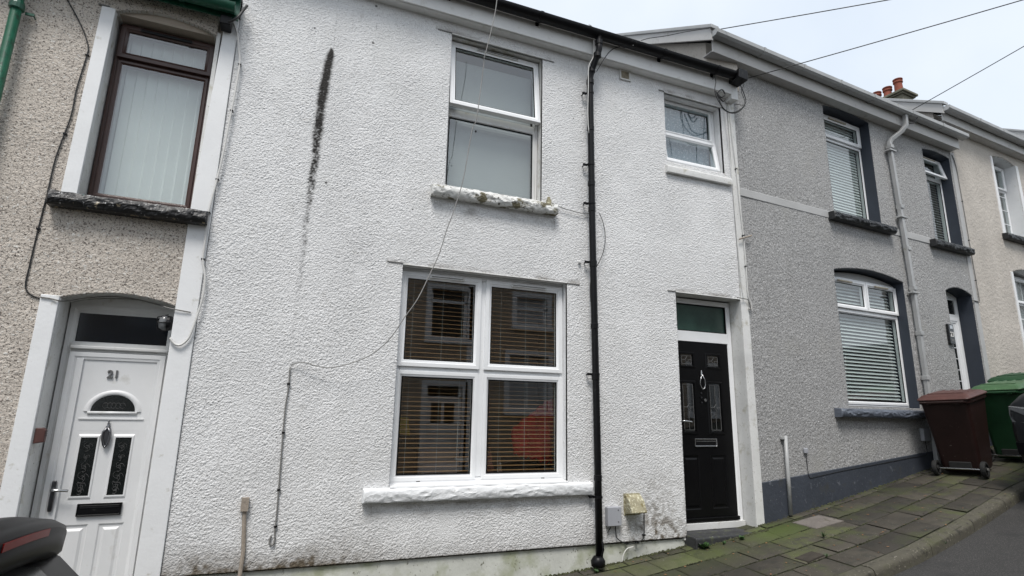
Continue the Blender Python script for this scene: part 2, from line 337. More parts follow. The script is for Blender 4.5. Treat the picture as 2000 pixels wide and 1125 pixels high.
def gutter(parent, m, s0, s1, y, z, r=.055, brackets=(), name='gutter', square=False):
    """half-round or square-line trough, open at the top; y, z = centre of its rim"""
    def prof(rr): 
        if square: return [(-rr, .0), (-rr*.95, -rr*.75), (-rr*.55, -rr*1.1), (rr*.55, -rr*1.1), (rr*.95, -rr*.75), (rr, .0)]
        return [(-rr*math.cos(t), -rr*math.sin(t)) for t in [math.pi*i/10 for i in range(11)]]
    p = prof(r)+prof(r-.006)[::-1]
    mb = MB().loops([[(s0, y+a, z+b) for a, b in p], [(s1, y+a, z+b) for a, b in p]])
    for e in (s0, s1): mb.loops([[(e-.004, y+a, z+b) for a, b in prof(r+.003)], [(e+.004, y+a, z+b) for a, b in prof(r+.003)]])
    o = mb.build(name, m, parent, smooth=False, bevel=.0015)
    for bx in brackets:
        q = prof(r+.007)+prof(r+.001)[::-1]
        MB().loops([[(bx-.018, y+a, z+b) for a, b in q], [(bx+.018, y+a, z+b) for a, b in q]]).box(bx-.018, bx+.018, y+r, y+r+.02, z-r*1.1, z+.005).build('gutter_bracket', m, o)
    return o

# ------------------------------------------------------------------ ground
HX = [-200, -60, -25, -10, -1.3, 3.13, 4.07, 5.12, 6.33, 8.49, 12, 20, 40, 80, 300]
HZ = [-16, -8, -4.0, -2.45, -1.80, -1.46, -1.345, -1.195, -1.02, -.68, -.12, 1.1, 3.8, 7, 12]
def hz(x): return float(np.interp(x, HX, HZ))
def wy(x): return 0. if x < 5.18 else .0757*(x-5.18)
KX = [-200, 0, 4.66, 5.62, 6.7, 8.16, 9.5, 12, 30, 300]; KY = [-1.72, -1.60, -1.50, -1.43, -1.27, -1.0, -.86, -.70, .60, 21]
def ky(x): return float(np.interp(x, KX, KY))
def pz(x, y): return hz(x)+.03*(y-wy(x))+EYE
def rz(x, y):
    k = ky(x); d = k-y; base = hz(x)+.03*(k-wy(x))-.105+EYE
    return base+.022*min(d, 2.6)-.022*max(0, d-2.6)
xs_g = sorted(set([-400, -200, -100, -60, -40, -25, -16]+[round(-12+.5*i, 2) for i in range(65)]+[25, 32, 45, 60, 80, 120, 200, 400]))
mb = MB(); ys_g = [-400, -100, -40, -15, 4, 30, 100, 400]
for x in xs_g:
    for y in ys_g: mb.v.append((x, y, hz(x)+EYE-.45-(0 if abs(y) < 20 else .01*abs(y))))
for i in range(len(xs_g)-1):
    for j in range(len(ys_g)-1):
        a = i*len(ys_g)+j; mb.f.append((a, a+len(ys_g), a+len(ys_g)+1, a+1))
tag(mb.build('ground', m_soil), None, None, kind='structure')
mb = MB(); K = 10; RW = 5.6
xr_ = [x for x in xs_g if -60 <= x <= 60]
for x in xr_:
    for j in range(K+1):
        y = ky(x)-RW*j/K; mb.v.append((x, y, rz(x, y)))
    mb.v.append((x, ky(x)-RW, rz(x, ky(x)-RW)-.3))
for i in range(len(xr_)-1):
    for j in range(K+1): a = i*(K+2)+j; mb.f.append((a, a+K+2, a+K+3, a+1))
tag(mb.build('road', m_asph, smooth=True), None, None, kind='structure')
# bed under the slabs
mb = MB()
xb = [x for x in xs_g if -30 <= x <= 40]
for x in xb:
    for y in (wy(x)+.35, ky(x)+.02): mb.v.append((x, y, pz(x, y)-.004))
for i in range(len(xb)-1): mb.f.append((2*i, 2*i+2, 2*i+3, 2*i+1))
tag(mb.build('joint_soil', m_soil), None, None, kind='structure')
# kerb stones with worn arris
mb = MB(); x = -14.
while x < 30:
    x1 = x+.9; L = []
    for t in (0, .25, .5, .75, 1):
        xx = x+.006+(x1-x-.012)*t; k = ky(xx); z = pz(xx, k)+.004+rnd.uniform(-.003, .003); j = rnd.uniform(-.006, .006)
        L.append([(xx, k+.131, z-.25), (xx, k+.131, z), (xx, k+.05, z+.002), (xx, k+.020, z-.006+j*.3), (xx, k+.004, z-.022+j), (xx, k-.004, z-.05), (xx, k-.008, z-.25)])
    mb.loops(L); x = x1
tag(mb.build('kerb', m_kerb, smooth=False, bevel=.004), None, None, kind='structure')
# paving slabs in courses, each one slightly out of level
V = []; F = []; tone = []; moss = []
def slab(x0, x1, v0, v1):
    g = .0085; t = rnd.random(); dz = rnd.uniform(-.004, .004); sx = rnd.uniform(-.006, .006); sy = rnd.uniform(-.006, .006); k = len(V); nx = 5; ny = 4
    def P(a, b, dn):
        xx = x0+(x1-x0)*a; vv = v0+(v1-v0)*b; wdt = wy(xx)-ky(xx)-.13; y = wy(xx)-vv*wdt
        return (xx, y, pz(xx, y)+.012+dz+sx*(a-.5)+sy*(b-.5)-dn)
    e = g/(x1-x0); ev = g/(v1-v0)/1.3; gx = [e, e+.012/(x1-x0), .35, .65, 1-e-.012/(x1-x0), 1-e]; gy = [ev, ev+.012/(v1-v0), .5, 1-ev-.012/(v1-v0), 1-ev]
    for i, a in enumerate(gx):
        for j, b in enumerate(gy):
            ed = i in (0, 5) or j in (0, 4)
            V.append(P(a+(rnd.uniform(-.004, .004) if ed else 0), b+(rnd.uniform(-.004, .004) if ed else 0), .009 if ed else rnd.uniform(0, .0015))); tone.append(t)
            xx, yy = V[-1][0], V[-1][1]
            d1 = math.hypot((xx-5.12)/.55, (yy+.26)/.3); d2 = math.hypot((xx-3.9)/1.1, (yy+.38)/.42); moss.append(max(0, 1-d1)*1.6+max(0, 1-d2)*.55)
    for i in range(5):
        for j in range(4): a = k+i*5+j; F.append((a, a+5, a+6, a+1))
rows = [0, .09, .32, .55, .78, 1.0]
for r in range(5):
    x = -13+rnd.random()
    while x < 24:
        l = rnd.choice([.3, .45, .45, .6]) if r else rnd.choice([.2, .3, .45]); slab(x, x+l, rows[r], rows[r+1]); x += l
me = bpy.data.meshes.new('pavement'); me.from_pydata(V, [], F); me.materials.append(m_slab); me.shade_smooth()
for nm, arr in (('tone', tone), ('moss', [min(1, q) for q in moss])): me.attributes.new(nm, 'FLOAT', 'POINT').data.foreach_set('value', arr)
o = bpy.data.objects.new('pavement', me); C.objects.link(o); tag(o, None, None, kind='structure')

# ------------------------------------------------------------------ the white house
XL, AL, XR, AR = -.709, .02268, 5.177, .0756
H = empty('terraced_house', (0, 0, EYE), 0, 'white roughcast terraced house with black panelled door and black downpipe', 'house', 'terraced houses in the row')
def algae(x, z, h):
    n = fbm(x/.16, z/.10, 70); n2 = fbm(x/.035, z/.035, 75, 2)
    foot = np.clip(1-(z+1.25)/(.10+.26*fbm(x/.5, x*0+3, 77)), 0, 1)**1.5
    left = np.exp(-((x+.45)/.5)**2)*.5+np.exp(-((x-.35)/.35)**2)*.5
    right = np.clip(1-(z+1.25)/.75, 0, 1)*np.exp(-((x-3.75)/.45)**2)
    v = foot*(.22+left)*(.4+1.4*n*n2*2)+right*np.clip(n*n2*4-.72, 0, 1)*.9
    v = v+np.clip(1-(z+1.25)/.012, 0, 1)*.4
    for a, b, zz in ((1.2, 2.55, 2.03), (.7, 2.95, -.80)):           # drip marks under the sills
        v = v+((x > a) & (x < b))*np.clip(1-(zz-z)/.16, 0, 1)*(z < zz)*np.clip(n*2.2-.95, 0, 1)*.7
    for a, b, zz in ((1.13, 2.5, 3.985), (.78, 2.85, 1.37), (4.0, 5.06, 1.41), (3.98, 5.0, 3.98)):
        v = v+((x > a) & (x < b))*np.clip(1-abs(z-zz)/.05, 0, 1)*np.clip(n*2.4-.95, 0, 1)*.75
    v = v+np.clip(1-(3.12-x*0-z)/.1, 0, 1)*0
    return v
def soot(x, z, h):
    cx = np.interp(z, [.1, .68, 1.23, 1.57, 2.17, 2.85, 3.24, 3.43], [.03, .035, .045, .04, .06, .07, .095, .115])+.012*(fbm(z/.12, z*0, 60)-.5)
    wd = np.interp(z, [.1, 1., 1.6, 2.2, 2.9, 3.25, 3.38, 3.46], [.020, .026, .034, .042, .050, .042, .034, .010])*(.75+.5*fbm(z/.07, z*0+4, 61))
    I = np.interp(z, [.2, .7, 1.3, 2.0, 2.6, 3.0, 3.3, 3.44, 3.46], [.04, .22, .44, .66, .84, .95, 1, 1, 0])
    e = np.clip(1.35-abs(x-cx)/wd, 0, 1); n = .6*vnoise(x/.013, z/.012, 62)+.4*vnoise(x/.03, z/.05, 66)
    v = np.clip(e*1.3, 0, 1)*np.clip(.62*np.clip((I*1.42-n*1.28-.02-.45*(1-e))*1.9, 0, 1)+.45*I*I*e+.30*I*e*(1-n), 0, 1)
    v = v+np.clip(1.3-abs(x-.13)/.006, 0, 1)*(z > 3.4)*np.clip(vnoise(z/.03, z*0, 63)*2-.9, 0, 1)*.5
    v = v+np.clip(1.3-abs(x-.52)/.006, 0, 1)*(z > 3.1)*np.clip(vnoise(z/.05, z*0, 64)*2-1.1, 0, 1)*.5
    for px_, pz_, r_ in ((.50, 4.05, .012), (.50, 3.62, .012), (-.06, 3.62, .01), (.18, 2.05, .012), (2.78, 3.3, .008), (1.0, 1.92, .008), (.95, .62, .006)):
        v = v+(np.hypot(x-px_, z-pz_) < r_)*.9
    return v
rough_wall('roughcast_wall', m_white_rough, H, -.709, 5.06, -1.25, 4.30,
    [(.94, 2.69, -.66, 1.355, 0), (1.31, 2.385, 2.23, 3.965, 0), (4.06, 4.955, 3.02, 3.955, 0), (4.10, 5.06, -1.25, 1.395, 0)],
    .0054, .0092, .0062, 11, attrs={'algae': algae, 'soot': soot}, patches=((1.47, -1.0, .09), (-.35, 3.0, .07), (3.5, 2.9, .05), (.55, 1.25, .05)))
# masonry behind the render: side returns, so the house is solid
MB().box(-.709, -.70, .03, 7, -1.9, 4.35).box(5.17, 5.18, .26, 7, -1.9, 4.35).box(-.709, 5.18, 6.95, 7, -1.9, 4.35).build('side_wall', m_white_rough, H)
MB().loops([[(x, .022, -1.60), (x, .022, -1.262-.002*x), (x, .10, -1.262-.002*x), (x, .10, -1.60)] for x in np.linspace(-.709, 4.10, 30)]).build('plinth', m_plinth_w, H)
MB().prism([(5.06, -1.6), (5.178, -1.6), (5.178, 4.28), (5.07, 4.28), (5.07, 1.40), (5.06, 1.395)], -.012, .26).build('corner_strip', m_white_dirty, H, bevel=.005)
# lintel edges left proud in the render
for a, b, z in ((1.155, 1.31, 3.975), (2.385, 2.53, 3.955), (.79, .94, 1.368), (2.69, 2.84, 1.352), (3.98, 4.06, 3.965), (4.955, 5.01, 3.952), (3.985, 4.10, 1.402)):
    MB().loops([[(x, -.002, z-.006), (x, -.012, z-.005+rnd.uniform(-.001, .001)), (x, -.012, z+.004), (x, -.002, z+.006)] for x in np.linspace(a, b, 6)]).build('lintel_edge', m_cable_g, H)
for a, b, z in ((1.31, 2.385, 3.965), (.94, 2.69, 1.355), (4.06, 4.955, 3.955), (4.10, 5.06, 1.395)):
    B(a, b, -.009, .012, z-.003, z+.007).build('lintel_edge', m_white_dirty, H, bevel=.002)
reveal('reveal', m_white_paint, H, .94, 2.69, -.66, 1.355, 0, .001, .14)
reveal('reveal', m_white_dirty, H, 1.31, 2.385, 2.23, 3.965, 0, .001, .16)
reveal('reveal', m_white_paint, H, 4.06, 4.955, 3.02, 3.955, 0, .001, .17)
reveal('reveal', m_white_dirty, H, 4.10, 5.059, -1.25, 1.395, 0, .001, .22)
# lower window: two opening lights over two fixed ones
W = MB().frame(.94, 2.69, -.65, 1.335, .05, .10, .17).box(1.762, 1.818, .103, .169, -.60, 1.285).box(.99, 2.64, .106, .168, .345, .405).build('window', m_upvc, H, bevel=.003)
B(.94, 2.69, .10, .17, 1.337, 1.353).build('head_packer', m_white_paint, W)
for x0, x1 in ((.955, 1.765), (1.815, 2.675)):
    sh = MB().frame(x0, x1, .405, 1.315, .062, .082, .150).build('sash', m_upvc, W, bevel=.003); pane(sh, x0+.062, x1-.062, .467, 1.253, .105)
    tv = MB().box(x0+.28, x1-.2, .070, .082, 1.272, 1.300).box(x0+.27, x0+.29, .066, .082, 1.268, 1.304).box(x1-.21, x1-.19, .066, .082, 1.268, 1.304)
    tv.build('trickle_vent', m_upvc_dirty, W, bevel=.002)
    MB().box(x0+.28, x1-.2, .066, .0695, 1.284, 1.288).build('vent_slot', m_black_p, W)
for x0, x1 in ((.96, 1.762), (1.818, 2.672)):
    bd = MB().frame(x0, x1, -.625, .365, .055, .095, .150).build('glazing_bead', m_upvc, W, bevel=.003); pane(bd, x0+.055, x1-.055, -.57, .31, .115)
for x0, x1, z0, z1 in ((1.017, 1.703, .467, 1.253), (1.877, 2.613, .467, 1.253), (1.015, 1.707, -.57, .31), (1.873, 2.617, -.57, .31)):
    MB().frame(x0-.003, x1+.003, z0-.003, z1+.003, .011, .101, .112, dep=.003).build('glass_gasket', m_black_p, W)
for x in (1.2, 2.45): B(x, x+.035, .0985, .1005, -.632, -.625).build('drain_slot', m_black_p, W)
rock_sill('sill', m_sill_w, W, .715, 2.945, -.080, .10, -.775, -.665, 3, .011)
MB().loops([[(x, -.03, -.664), (x, .10, -.664), (x, .10, -.645), (x, -.03, -.652)] for x in (.945, 1.8, 2.685)]).build('sill_board', m_white_paint, W)
# upper window: tilted-out top sash, fixed lower light
W = MB().frame(1.315, 2.38, 2.235, 3.95, .035, .12, .18).box(1.35, 2.345, .122, .178, 3.075, 3.155).build('window', m_upvc_dirty, H, bevel=.003)
sh = MB().frame(1.325, 2.372, 0, .79, .060, -.035, .022); pv = pane
def hinge(mb, z, y, ang):
    c, s_ = math.cos(ang), math.sin(ang); mb.v = [(x, y+yy*c+(zz-.79)*s_*1.0, z+(zz-.79)*c-yy*s_) for x, yy, zz in mb.v]; return mb
so_ = hinge(sh, 3.945, .125, .10).build('opening_sash', m_upvc, W, bevel=.003)
hinge(B(1.377, 2.32, -.01, -.004, .052, .738), 3.945, .125, .10).build('pane', m_glass, so_)
hinge(MB().frame(1.38, 2.317, .055, .735, .010, -.022, -.012, dep=.003), 3.945, .125, .10).build('glass_gasket', m_black_p, so_)
hinge(B(1.62, 2.12, -.049, -.036, .752, .776), 3.945, .125, .10).build('trickle_vent', m_upvc_dirty, so_, bevel=.002)
hinge(B(1.63, 2.11, -.0525, -.0495, .761, .766), 3.945, .125, .10).build('vent_slot', m_black_p, so_)
bd = MB().frame(1.322, 2.35, 2.245, 3.085, .03, .112, .160).build('glazing_bead', m_upvc_dirty, W, bevel=.002); pane(bd, 1.352, 2.32, 2.275, 3.055, .128)
MB().frame(1.35, 2.322, 2.273, 3.057, .012, .118, .126, dep=.003).build('glass_gasket', m_black_p, W)
rock_sill('sill', m_sill_wd, W, 1.165, 2.545, -.095, .12, 2.08, 2.19, 5, .021)
MB().loops([[(x, -.06+rnd.uniform(-.02, .01), 2.189), (x, .12, 2.205), (x, .12, 2.237), (x, -.03, 2.205+rnd.uniform(0, .02))] for x in np.linspace(1.312, 2.383, 26)]).build('sill_mortar', m_sill_wd, W)
# small window with the lower sash tilted out
W = MB().frame(4.065, 4.95, 3.025, 3.945, .042, .13, .19).box(4.10, 4.91, .128, .188, 3.425, 3.515).build('window', m_upvc, H, bevel=.003)
bd = MB().frame(4.075, 4.90, 3.505, 3.93, .025, .122, .16).build('glazing_bead', m_upvc, W, bevel=.002); pane(bd, 4.10, 4.872, 3.53, 3.905, .135)
sh = MB().frame(4.075, 4.925, 0, .79*.52, .050, -.03, .02)
def hinge2(mb): 
    c, s_ = math.cos(.16), math.sin(.16); mb.v = [(x, .13+yy*c+(zz-.41)*s_, 3.465+(zz-.41)*c-yy*s_) for x, yy, zz in mb.v]; return mb
so_ = hinge2(sh).build('opening_sash', m_upvc, W, bevel=.003)
hinge2(B(4.12, 4.88, -.008, -.002, .042, .368)).build('pane', m_glass, so_)
B(4.25, 4.66, .11, .128, 3.447, 3.468).build('trickle_vent', m_dmetal, W, bevel=.002)
MB().loops([[(x, -.05, 2.862), (x, -.055, 2.93), (x, -.045, 2.952), (x, .13, 2.995), (x, .13, 2.862)] for x in (4.03, 5.03)]).build('sill', m_white_dirty, W, bevel=.006)
MB().box(4.07, 4.945, -.0, .13, 2.996, 3.024).build('sill_upstand', m_white_paint, W)
# black door
D = MB().frame(4.115, 5.045, -1.21, 1.375, .062, .175, .245).box(4.17, 4.99, .178, .243, .862, .985).build('door_frame', m_upvc, H, bevel=.003)
B(4.115, 5.045, .14, .175, -1.225, -1.155).build('threshold', m_upvc_dirty, D, bevel=.004)
pane(D, 4.18, 4.985, .99, 1.315, .205, m_glass_g)
MB().frame(4.172, 4.987, .985, 1.318, .012, .185, .20, dep=.003).build('glass_gasket', m_black_p, D)
L = MB()
def leaf(L, x0, x1, z0, z1, y, holes, th=.04):
    xs_ = sorted({x0, x1}|{h[0] for h in holes}|{h[1] for h in holes}); zs_ = sorted({z0, z1}|{h[2] for h in holes}|{h[3] for h in holes})
    for i in range(len(xs_)-1):
        for j in range(len(zs_)-1):
            cx, cz = (xs_[i]+xs_[i+1])/2, (zs_[j]+zs_[j+1])/2
            if any(h[0] < cx < h[1] and h[2] < cz < h[3] for h in holes): continue
            L.add([(xs_[i], y, zs_[j]), (xs_[i+1], y, zs_[j]), (xs_[i+1], y, zs_[j+1]), (xs_[i], y, zs_[j+1])], [(0, 1, 2, 3)])
    return L.box(x0, x1, y+.012, y+th, z0, z1)
def field(L, x0, x1, z0, z1, y, glazed=False):  # moulded raised panel in a rebate
    def r(i, yy): return [(x0+i, yy, z0+i), (x1-i, yy, z0+i), (x1-i, yy, z1-i), (x0+i, yy, z1-i)]
    if glazed: return L.loops([r(-.002, y), r(.008, y-.012), r(.024, y-.012), r(.03, y+.010)], caps=False)
    L.loops([r(0, y), r(.010, y+.009), r(.028, y+.009), r(.045, y-.001)], caps=False); q = r(.045, y-.001); return L.add(q, [(0, 1, 2, 3)])
cols = ((4.245, 4.475), (4.635, 4.865)); panes_b = []
holes = [(a, b, z0, z1) for a, b in cols for z0, z1 in ((-1.02, -.44), (-.205, .40), (.55, .735))]
leaf(L, 4.177, 4.983, -1.148, .858, .185, holes)
for a, b in cols:
    field(L, a, b, -1.02, -.44, .185)
    for z0, z1 in ((-.205, .40), (.55, .735)): field(L, a, b, z0, z1, .185, True); panes_b.append((a, b, z0, z1))
LB = L.build('door', m_door_b, H)
for a, b, z0, z1 in panes_b:
    pane(LB, a+.03, b-.03, z0+.03, z1-.03, .189); mx_, mz_ = (a+b)/2, (z0+z1)/2; c = MB()
    def bar(p, q, r=.0026): c.tube([(p[0], .187, p[1]), (q[0], .187, q[1])], r, 6)
    x0, x1, q0, q1 = a+.045, b-.045, z0+.045, z1-.045
    for s_ in ((x0, q0, x1, q0), (x1, q0, x1, q1), (x1, q1, x0, q1), (x0, q1, x0, q0), (x0, mz_, mx_-.02, mz_), (mx_+.02, mz_, x1, mz_), (mx_-.02, mz_, mx_+.015, mz_+.045), (mx_-.02, mz_, mx_+.02, mz_-.045), (mx_+.02, mz_, mx_+.03, mz_-.02)): bar(s_[:2], s_[2:])
    if z1-z0 > .3: bar((mx_, q0), (mx_, mz_-.05)); bar((mx_, mz_+.06), (mx_, q1))
    c.build('leading', m_came_b, LB)
MB().box(4.177, 4.983, .150, .185, -1.146, -1.105).build('weather_bar', m_door_b, LB, bevel=.006)
lp = MB().frame(4.415, 4.735, -.345, -.255, .014, .172, .186, dep=.004).build('letterbox', m_metal, LB, bevel=.003)
B(4.429, 4.721, .174, .180, -.331, -.269).build('letter_flap', m_black_p, lp, bevel=.003); B(4.435, 4.715, .170, .1735, -.290, -.280).build('flap_lip', m_metal, lp)
k = MB().tube([(4.557, .165, .475), (4.530, .160, .42), (4.522, .160, .36), (4.545, .162, .315), (4.562, .162, .305), (4.585, .162, .318), (4.598, .160, .36), (4.590, .160, .42), (4.560, .165, .475)], .006, 8)
k.build('knocker', m_metal, LB, smooth=True)
MB().lathe((4.557, .172, .475), [(.004, .05), (.009, .045), (.005, .035), (.012, .028), (.006, .015), (.014, .005), (.012, -.02), (.004, -.025)], 12).build('knocker_finial', m_metal, LB, smooth=True)
MB().lathe((4.590, .168, .18), [(.018, -.003), (.018, .002), (.010, .004), (.010, .017)], 14, 'y').build('spyhole', m_metal, LB)
for z in (.155, .21, .262): MB().lathe((4.545, .172, z), [(.009, 0), (.009, .012)], 10, 'y').build('letter_screw', m_dmetal, LB)
MB().tube([(4.24, .18, -.06), (4.24, .135, -.06), (4.27, .13, -.062), (4.34, .13, -.068), (4.352, .13, -.07)], .011, 10).build('handle', m_metal, LB, smooth=True)
MB().loops([[(4.09, .17, z), (5.06, .17, z), (5.06+d, -.13-e, z), (4.085, -.17-e, z)] for z, d, e in ((-1.5, .0, .0), (-1.245, .0, .0), (-1.228, -.004, -.012))]).build('doorstep', m_step, H, bevel=.008)
# eaves
B(-.70, 5.04, -.13, -.11, 4.10, 4.345).build('fascia', m_fascia, H, bevel=.003); B(-.70, 5.04, -.108, .02, 4.098, 4.108).build('soffit', m_fascia, H)
MB().box(5.04, 5.15, -.125, -.012, 4.04, 4.30).build('fascia_end', m_fascia, H, bevel=.004)
gutter(H, m_black_p, -.72, 5.02, -.215, 4.335, .072, brackets=(.2, 1.22, 2.25, 3.9, 4.72))
GE = MB().prism([(5.0, 4.24), (5.15, 4.22), (5.16, 4.36), (5.02, 4.37)], -.31, -.13).build('gutter_end', m_black_p, H, bevel=.006)
# slates: one slope behind the gutter
RF = MB(); 
for i in range(14):
    y0 = -.17+i*.26; z0 = 4.40+i*.158
    RF.add([(-.72, y0, z0), (5.17, y0, z0), (5.17, y0+.30, z0+.165), (-.72, y0+.30, z0+.165), (-.72, y0+.004, z0-.012), (5.17, y0+.004, z0-.012)], [(0, 1, 2, 3), (0, 4, 5, 1)])
RF.add([(-.72, 3.47, 6.61), (5.17, 3.47, 6.61), (5.17, 7.1, 4.4), (-.72, 7.1, 4.4)], [(0, 1, 2, 3)]); RF.build('roof', m_slate, H)
# downpipe with its swan neck
dp = MB().tube([(3.0, -.225, 4.28), (3.0, -.225, 4.12), (2.99, -.2, 4.05), (2.965, -.115, 3.90), (2.955, -.09, 3.82), (2.955, -.085, 3.7), (2.96, -.085, 2), (2.985, -.085, -.4), (2.99, -.085, -1.36)], .036, 14).build('downpipe', m_black_p, H, smooth=True)
for x, y, z, r_ in ((3.0, -.225, 4.2, .043), (2.99, -.20, 4.05, .044), (2.963, -.112, 3.9, .043), (2.955, -.088, 3.76, .044), (2.955, -.085, 3.17, .041), (2.956, -.085, 2.5, .041), (2.958, -.085, 2.2, .041), (2.965, -.085, 1.57, .041), (2.975, -.085, .37, .041), (2.985, -.085, -.62, .041), (2.97, -.085, .9, .041)):
    MB().lathe((x, y, z-.03), [(r_-.006, 0), (r_, .004), (r_, .056), (r_-.006, .06)], 14).build('pipe_socket', m_black_p, dp, smooth=False)
for x, z in ((2.955, 3.62), (2.955, 2.73), (2.957, 2.27), (2.965, 1.60), (2.978, .40), (2.988, -.80)):
    MB().lathe((x, -.085, z-.012), [(.037, 0), (.042, .002), (.042, .022), (.037, .024)], 14).box(x-.085, x-.035, -.062, -.046, z-.012, z+.012).tube([(x-.065, -.05, z), (x-.065, .0, z)], .007, 6).lathe((x-.072, -.07, z), [(.012, 0), (.012, .02)], 8, 'y').build('pipe_clip', m_black_p, dp)
MB().lathe((2.965, -.10, -1.395), [(.02, -.04), (.066, -.03), (.07, .02), (.05, .05), (.04, .06)], 14).build('pipe_shoe', m_black_p, dp, smooth=True)
MB().tube([(2.99, -.10, -1.1), (3.015, -.115, -1.28), (2.975, -.13, -1.36)], .012, 8).build('pipe_shoe', m_black_p, dp, smooth=True)
# vent, flue cowl, meter box
v = MB().frame(3.41, 3.565, 3.965, 4.105, .022, -.024, .0, dep=.006).build('wall_vent', m_white_dirty, H, bevel=.002)
g_ = MB()
for i in range(7): g_.box(3.43, 3.545, -.016, -.010, 3.985+i*.0155, 3.993+i*.0155)
g_.box(3.43, 3.545, -.006, -.001, 3.985, 4.09); g_.build('vent_grille', m_vent, v)
MB().loops([[(x, .0, -.80), (x, -.035, -.80), (x, -.10, -.855), (x, -.145, -.955), (x, -.14, -.965), (x, .0, -.985)] for x in (3.335, 3.35, 3.50, 3.515)]).build('flue_cowl', m_lichen, H, bevel=.004)
MB().box(3.327, 3.523, -.012, .0, -1.0, -.79).build('flue_plate', m_lichen, H, bevel=.002)
mbx = B(3.105, 3.265, -.065, -.008, -1.085, -.905).build('junction_box', m_box, H, bevel=.007, seg=3)
for z in (-.935, -1.045): MB().lathe((3.225, -.068, z), [(.006, 0), (.006, .004)], 8, 'y').build('cover_screw', m_dmetal, mbx)
MB().lathe((2.835, -.035, 1.60), [(.012, 0), (.018, .006), (.018, .02), (.008, .025), (.008, .035)], 12, 'y').build('tie_eye', m_white_dirty, H)
MB().box(2.44, 2.485, -.04, -.0, 2.197, 2.25).tube([(2.4625, -.02, 2.25), (2.4625, -.02, 2.28)], .018, 8).build('cable_joint', m_lichen, H)
# interior
MB().add([(-.3, .24, -1.5), (4.0, .24, -1.5), (4.0, 3.6, -1.5), (-.3, 3.6, -1.5), (-.3, .24, 1.75), (4.0, .24, 1.75), (4.0, 3.6, 1.75), (-.3, 3.6, 1.75)], [(0, 1, 2, 3), (4, 7, 6, 5), (3, 2, 6, 7), (0, 3, 7, 4), (1, 5, 6, 2)]).build('living_room', m_room, H)
MB().add([(4.03, .25, -1.3), (5.12, .25, -1.3), (5.12, 3.6, -1.3), (4.03, 3.6, -1.3), (4.03, .25, 1.75), (5.12, .25, 1.75), (5.12, 3.6, 1.75), (4.03, 3.6, 1.75)], [(0, 1, 2, 3), (4, 7, 6, 5), (3, 2, 6, 7), (0, 3, 7, 4), (1, 5, 6, 2)]).build('hallway', m_room, H)
MB().add([(-.3, .2, 1.9), (5.12, .2, 1.9), (5.12, 3.0, 1.9), (-.3, 3.0, 1.9), (-.3, .2, 4.1), (5.12, .2, 4.1), (5.12, 3.0, 4.1), (-.3, 3.0, 4.1)], [(0, 1, 2, 3), (4, 7, 6, 5), (3, 2, 6, 7), (0, 3, 7, 4), (1, 5, 6, 2)]).build('bedroom', m_room, H)
B(.90, 2.73, .171, .30, -.70, -.665).build('window_board', m_upvc, H, bevel=.004)

def rebase(h, zb):
    """puts the thing's origin at its foot"""
    h.location.z += zb
    for o_ in h.children_recursive:
        if o_.type == 'MESH': o_.data.transform(Matrix.Translation((0, 0, -zb)))
rebase(H, -1.40)

# ------------------------------------------------------------------ generic pieces for the neighbours
def house(x0, a, label):
    return empty('terraced_house', (x0, 0, EYE), a, label, 'house', 'terraced houses in the row')
def room(h, s0, s1, z0, z1, y0=.25, d=3.2, m=None):
    return MB().add([(s0, y0, z0), (s1, y0, z0), (s1, y0+d, z0), (s0, y0+d, z0), (s0, y0, z1), (s1, y0, z1), (s1, y0+d, z1), (s0, y0+d, z1)],
        [(0, 1, 2, 3), (4, 7, 6, 5), (3, 2, 6, 7), (0, 3, 7, 4), (1, 5, 6, 2)]).build('room', m or m_room, h)
def light(W, x0, x1, z0, z1, y, wd, m, opening=True, gasket=True, gm=None):
    o = MB().frame(x0, x1, z0, z1, wd, y-(.018 if opening else .006), y+.05).build('sash' if opening else 'glazing_bead', m, W, bevel=.003)
    pane(o, x0+wd, x1-wd, z0+wd, z1-wd, y+.008, gm)
    if gasket: MB().frame(x0+wd-.003, x1-wd+.003, z0+wd-.003, z1-wd+.003, .011, y, y+.008, dep=.003).build('glass_gasket', m_black_p, W)
    return o
def slate_roof(h, s0, s1, z, y0=-.17, n=15, slope=.62, edge=0):
    RF = MB(); rs = random.Random(5)
    for i in range(n):
        ya = y0+i*.26; za = z+i*.26*slope; x = s0
        while x < s1-.01:
            x1 = min(s1, x+.28) if i < 2 else s1; dz = rs.uniform(0, .010) if i < 2 else 0
            RF.add([(x+.003, ya, za+dz), (x1-.003, ya, za+dz), (x1-.003, ya+.29, za+.29*slope), (x+.003, ya+.29, za+.29*slope), (x+.003, ya+.003, za-.012), (x1-.003, ya+.003, za-.012)], [(0, 1, 2, 3), (0, 4, 5, 1)]); x = x1
    yr = y0+n*.26; zr = z+n*.26*slope
    RF.add([(s0, yr, zr), (s1, yr, zr), (s1, yr*2-y0, z), (s0, yr*2-y0, z)], [(0, 1, 2, 3)])
    return RF.build('roof', m_slate, h), yr, zr
def verge(h, m, s, z, y0, yr, zr, m2=None):
    """bargeboard and dry verge on the gable"""
    k = (zr-z)/(yr-y0)
    b = MB().loops([[(s-.02, y, z+(y-y0)*k+d) for d in (-.17, -.0)]+[(s+.02, y, z+(y-y0)*k+d) for d in (-.0, -.17)] for y in (y0, yr)]).build('bargeboard', m, h)
    MB().loops([[(s-.045, y, z+(y-y0)*k+d) for d in (.0, .055)]+[(s+.09, y, z+(y-y0)*k+d) for d in (.055, .0)] for y in (y0-.04, yr)]).build('verge_trim', m_gut_g, h, bevel=.006)
    return b

